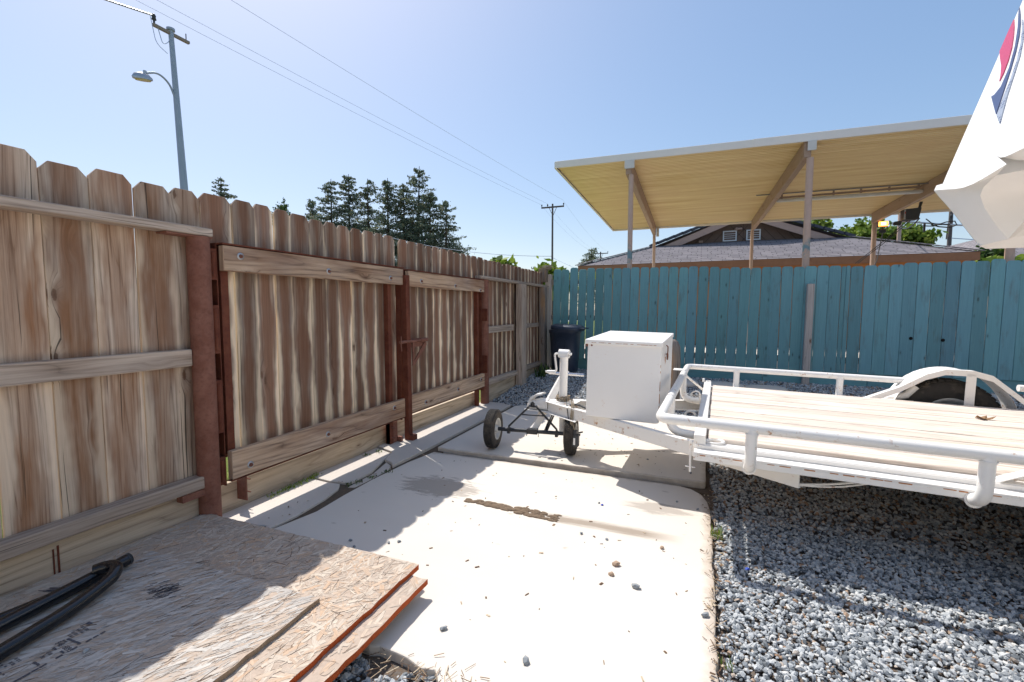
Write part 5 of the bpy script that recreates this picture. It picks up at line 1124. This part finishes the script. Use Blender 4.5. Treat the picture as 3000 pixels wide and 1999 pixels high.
b=MB(); b.tube(bend([(-16,10.24,8.05),(-16,10.08,8.45),(-16,9.75,8.62),(-16,9.42,8.45)],.3,8),.03,10); padd(lp,'lamp_arm',b,'steelblue')
b=MB(); T=Matrix.Translation((-16,9.30,8.27)); ringz=[[( .13*math.cos(a)*k*.9,  .30*math.sin(a)*k,z__) for a in [2*math.pi*q_/20 for q_ in range(20)]] for k,z__ in ((.25,.13),(.7,.10),(1.,.0),(.97,-.06))]
b.M=T@Matrix.Rotation(R(14),4,'X'); loft(b,ringz,20); b.M=None; b.tube([(-16,9.38,8.38),(-16,9.38,8.50)],.05,8); hd=padd(lp,'lamp_head',b,'galv')
b=MB(); b.M=T@Matrix.Rotation(R(14),4,'X'); loft(b,[[(.10*math.cos(a),.25*math.sin(a),-.062) for a in [2*math.pi*q_/20 for q_ in range(20)]],[(.08*math.cos(a),.22*math.sin(a),-.10) for a in [2*math.pi*q_/20 for q_ in range(20)]]],20); b.M=None; padd(lp,'lamp_lens',b,plain('lamp_lens',(.62,.5,.25),.3))
b=MB(); b.tube(bend([(-16,9.62,10.24),(-16.0,9.75,9.5),(-16,10.08,9.35)],.5,8),.01,6); b.tube(bend([(-16,9.8,10.1),(-16,9.95,9.55),(-16,10.15,9.75),(-16,10.18,9.95)],.2,6),.012,6); padd(lp,'lead_wire',b,'wire')
def pole(name,label,x,y,ztop,arm,r_=.16,z0=0,yaw=0.,tilt=0.,armz=.35):
    t=thing(name,label,'utility pole',(x,y,z0),group='wooden utility poles')
    b=MB(); b.tube([(0,0,-z0-.2),(0,0,ztop)],[r_,r_*.72],10); b.build('pole',M['polewood'],t)
    T=Matrix.Rotation(yaw,4,'Z'); b=MB(); b.box(-arm,arm,-.06,.06,ztop-armz-.06,ztop-armz+.06,T=T@Matrix.Rotation(tilt,4,'Y'))
    for s_ in (-1,1): b.tube([T@Vector((s_*arm*.35,.08,ztop-armz)),T@Vector((0,.12,ztop-armz-.75))],.025,6)
    b.build('crossarm',M['polewood'],t)
    b=MB()
    for u in (-.97,-.45,.97): insul(b,T@Vector((u*arm,0,ztop-armz+.06)),.24)
    b.build('insulator',M['plastic'],t); return t
pole('utility_pole','dark wooden utility pole with crossarm rising above the corner of the fences',-12.36,40,10.5,1.04,.105,armz=.28)
pole('utility_pole','small distant utility pole left of the shingle roof',-14.05,70,9.75,1.12,.13,armz=.25)
pole('utility_pole','wooden utility pole with tilted crossarm seen between the carport and the camper nose',11.53,30,7.2,1.1,.11,yaw=R(70),tilt=R(-4),armz=1.75)
pole('utility_pole','tiny far utility pole just above the brown fence tops near the corner',-21.0,60,6.95,.5,.11,armz=.3)
def wire(p0,p1,sag,r_,label,mat='wire',n=26,name='power_line',grp='overhead power lines'):
    p0=Vector(p0);p1=Vector(p1); pts=[p0.lerp(p1,i/n)-Vector((0,0,sag*4*(i/n)*(1-i/n))) for i in range(n+1)]
    b=MB(); b.tube(pts,r_,5,caps=False); return tag(b.build(name,M[mat]),label,'wire',grp)
for (a,b_,l) in (((-13.37,40,10.48),(-17.6,-12,10.95),'lowest of the three long power lines crossing the sky to the dark utility pole'),((-12.83,40,10.55),(-17.35,-12,11.1),'middle one of the three long power lines crossing the sky'),((-11.35,40,10.72),(-15.1,-12,11.1),'uppermost of the three long power lines crossing the sky')):
    wire(a,b_,.35,.0075,l)
for a,b_,l in (((-13.37,40,10.4),(-15.1,70,9.7),'leftmost'),((-12.83,40,10.5),(-14.5,70,9.75),'middle'),((-11.35,40,10.65),(-12.95,70,9.7),'rightmost')): wire(a,b_,.5,.006,l+' of three faint power lines from the dark utility pole down to the distant pole')
wire((-12.45,40,5.9),(-30,40,8.6),.5,.022,'thick dark cable running left from the utility pole above the brown fence',mat='steelblue')
wire((-12.3,40,5.75),(-6.3,34,3.2),.05,.018,'short cable slanting down right from the utility pole')
wire((-16,9.68,10.3),(-16.2,-6,7.9),.25,.028,'twisted pale cable from the street light pole to the upper left corner',mat='galv')
wire((6.05,18.95,4.05),(14.5,26,4.6),.15,.03,'pale service cable looping from the house mast towards the right pole',mat='galv')
wire((5.9,18.95,4.0),(4.35,12.7,3.15),.2,.015,'dark cable hanging between the speaker box and the house mast',mat='plastic')
b=MB(); b.tube([(4.95,13.8,3.16),(5.1,13.8,3.10),(5.3,13.8,3.07),(5.42,13.8,3.12),(5.38,13.8,3.21),(5.22,13.8,3.2),(5.0,13.8,3.12),(4.8,13.8,3.14)],.014,6); b.tube([(4.85,13.8,3.3),(4.95,13.8,3.2),(5.05,13.8,3.15),(5.3,13.8,3.14)],.012,6); b.tube([(4.83,13.8,3.2),(4.83,13.8,3.0)],.022,6)
tag(b.build('cable_loop',M['plastic']),'loose loops of dark cable beside the house mast','cable')
wire((11.5,30,4.75),(20,24,3.6),.3,.02,'low thin cable crossing right of the pole beside the camper')
# ------------------------------------------------------------------ trees
def leaves(name,C_,size,mat,par,aspect=.55,seed=0,droop=None):
    g_=np.random.default_rng(seed); n=len(C_); d=g_.normal(size=(n,3)); d/=np.linalg.norm(d,axis=1)[:,None]
    if droop is not None: d=d*.6+droop; d/=np.linalg.norm(d,axis=1)[:,None]
    e=g_.normal(size=(n,3)); e-=(e*d).sum(1)[:,None]*d; e/=np.linalg.norm(e,axis=1)[:,None]
    s=(size*g_.uniform(.6,1.3,n))[:,None]
    V=np.stack([C_-d*s,C_+e*s*aspect,C_+d*s,C_-e*s*aspect],1).reshape(-1,3); F=np.arange(4*n).reshape(-1,4)
    return fastmesh(name,V,F,mat,g_.random(n)**1.3,par)
def conifer(x,y,H,rad,label,seed,bare=.15,dens=1.,group='tall conifers behind the brown fence'):
    g_=np.random.default_rng(seed); t=thing('conifer_tree',label,'tree',(x,y,0),group=group)
    b=MB(); b.tube([(0,0,-.1),(0,0,H*.5),(g_.normal()*.1,0,H)],[H*.016,H*.010,.03],8); P=[];h=H*bare
    while h<H*.99:
        tt_=(h/H-bare)/(1-bare); rl=rad*2.1*min(1,(1-tt_)*1.15)**.75*(.7+.55*g_.random())+.3; nb=g_.integers(4,8)
        for k in range(nb):
            a=g_.uniform(0,6.28); L=rl*g_.uniform(.55,1.15); up=.25*(tt_)-.10*(1-tt_)
            tip=np.array([math.cos(a)*L,math.sin(a)*L,L*up+.15*g_.normal()]); 
            if L>.8: b.tube([(0,0,h),tuple(np.array([0,0,h])+tip)],[.05*H/20,.012],4,caps=False)
            n=int((18+44*L/2.)*dens); s_=g_.uniform(.2,1.05,n)[:,None]; w_=(.18+.34*np.sin(np.clip(s_,0,1)*3.14))*max(.55,L*.36)
            P.append(np.array([0,0,h])+tip*s_+g_.normal(size=(n,3))*w_*np.array([.55,.55,.38])+np.array([0,0,-.10])*s_)
        h+=H*.020*g_.uniform(.75,1.4)+.12
    b.build('trunk',M['bark'],t); leaves('crown',np.concatenate(P),.14*(H/20)**.4,M['conifer'],t,.5,seed,np.array([0,0,-.1])); return t
k=.75; cx=[('narrow conifer tip alone at far left beside the street light pole',-82,25.4,2.7,.2),
 ('leftmost small conifer of the grove behind the brown fence',-67,19.8,1.8,.2),('thin short conifer at the left end of the dense conifer row',-60.4,19.3,2.2,.2),('conifer with pointed top, second in the dense row',-56.4,22.3,2.6,.2),('tallest left conifer of the dense row',-52.7,22.7,2.7,.2),
 ('blunt topped conifer in the middle of the dense row',-48.9,21.6,2.7,.2),('dense conifer right of the middle of the row',-45.2,21.3,2.8,.2),('shorter greener conifer touching the tallest one',-42.2,20.1,2.6,.2),('tallest open conifer with bare trunk in the grove',-39.7,22.4,3.1,.2),('brownish shorter conifer tucked right of the tallest one',-37.6,18.4,2.2,.2),('separate open conifer standing right of the grove',-34.85,17.0,2.3,.2)]
for i,(l,x_,h_,r_,ba) in enumerate(cx):
    if i==1: 
        continue
    y_=60*k*(1+(.02*((i*7)%3-1))); f=y_/60; conifer(x_*f,y_,1.2+(h_-1.2)*f,r_*f,l,100+i,ba)
conifer(-13.14*.9,54,1.2+(8.94-1.2)*.9,1.5,'small conifer left of the shingle roof corner',131,.25,group='tall conifers behind the brown fence')
def broad(x,y,z0,H,rx,rz,label,seed,mat='leaf',n=2600,size=.11,group=None,ell=None):
    g_=np.random.default_rng(seed); t=thing('leafy_tree',label,'tree',(x,y,z0),group=group)
    b=MB(); P=[]; nl=9; b.tube([(0,0,-.2),(0,0,H*.55)],[.14,.08],8)
    for k in range(nl):
        a=g_.uniform(0,6.28); rr_=rx*g_.uniform(.2,.95); c_=np.array([rr_*math.cos(a),rr_*math.sin(a)*.8,H-rz+rz*g_.uniform(-.7,.85)*(1-.5*rr_/rx)])
        b.tube([(0,0,H*.4),tuple(c_*np.array([.5,.5,.8])),tuple(c_)],[.06,.04,.012],5)
        m=n//nl; q=g_.normal(size=(m,3)); q/=np.linalg.norm(q,axis=1)[:,None]; q*=(g_.random((m,1))**.45); cl=np.array([rx*.42,rx*.42,rz*.38])
        P.append(c_+q*cl*(1+.35*g_.normal(size=(m,1))))
        for j in range(5):
            d_=g_.normal(size=3); d_[2]=abs(d_[2])*.8; d_/=np.linalg.norm(d_); tip=c_+d_*cl*1.7; b.tube([tuple(c_),tuple(tip)],[.02,.006],4,caps=False)
            P.append(c_+(tip-c_)*g_.uniform(.5,1.05,(26,1))+g_.normal(size=(26,3))*.09)
    b.build('trunk',M['bark'],t); leaves('crown',np.concatenate(P),size,M[mat],t,.6,seed); return t
broad(4.35,25,0,5.5,1.1,1.2,'bright green leafy tree top behind the right slope of the house roof',1)
broad(6.4,25.5,0,5.1,1.2,.9,'wide bright green tree behind the roof ridge, left of the carport back post',2)
broad(7.9,25,0,4.8,.8,.8,'sparse bright green tree right of the carport back post',3,n=1500)
broad(8.6,20.5,0,3.3,.75,.9,'dark bushy tree between the roof corner and the camper nose',4,'leafdark')
broad(9.0,19.5,0,2.75,.7,.5,'bright yellow green shrub above the teal fence at right',5)
broad(-67*k,60*k,0,15.1,1.6,2.2,'round leafy tree top showing just above the near gate pickets',6,'leafdark',1800,.14)
broad(-12,26,0,3.2,1.2,.8,'small pale tree top far behind the corner of the fences',7,'leaf',900,.1)
broad(-3.0,9.6,0,2.02,.32,.3,'leafy bush right behind the far end of the brown fence',8,'leaf',500,.09)
broad(-4.1,9.4,0,2.12,.16,.2,'single bright green leaf cluster above the far brown pickets',9,'leaf',120,.10)
o=blades('dry_grass',[(rd.uniform(-2.9,-1.6),9.3+rd.uniform(0,.5),1.72) for i in range(26)],.28,'','',12,.06,M['leaf'],.008,.9); o.location=(0,0,0); tag(o,'feathery dry grass heads showing over the left end of the teal fence','grass'); stuff(o)
for i in range(9):
    broad(-13.0-.3*(i%2),-3+i*1.9,-.05,1.5+.3*(i%3),.9,.7,'%s street side shrub glimpsed through the gaps of the brown fence'%('first second third fourth fifth sixth seventh eighth ninth'.split()[i]),40+i,'leafdark',700,.12,group='shrubs beyond the lawn')
# keep every thing's own description only
for o in bpy.data.objects:
    if o.parent is not None or o.get('kind'):
        for k_ in ('category','label','group'):
            if k_ in o.keys() and (o.parent is not None or k_!='label'): del o[k_]
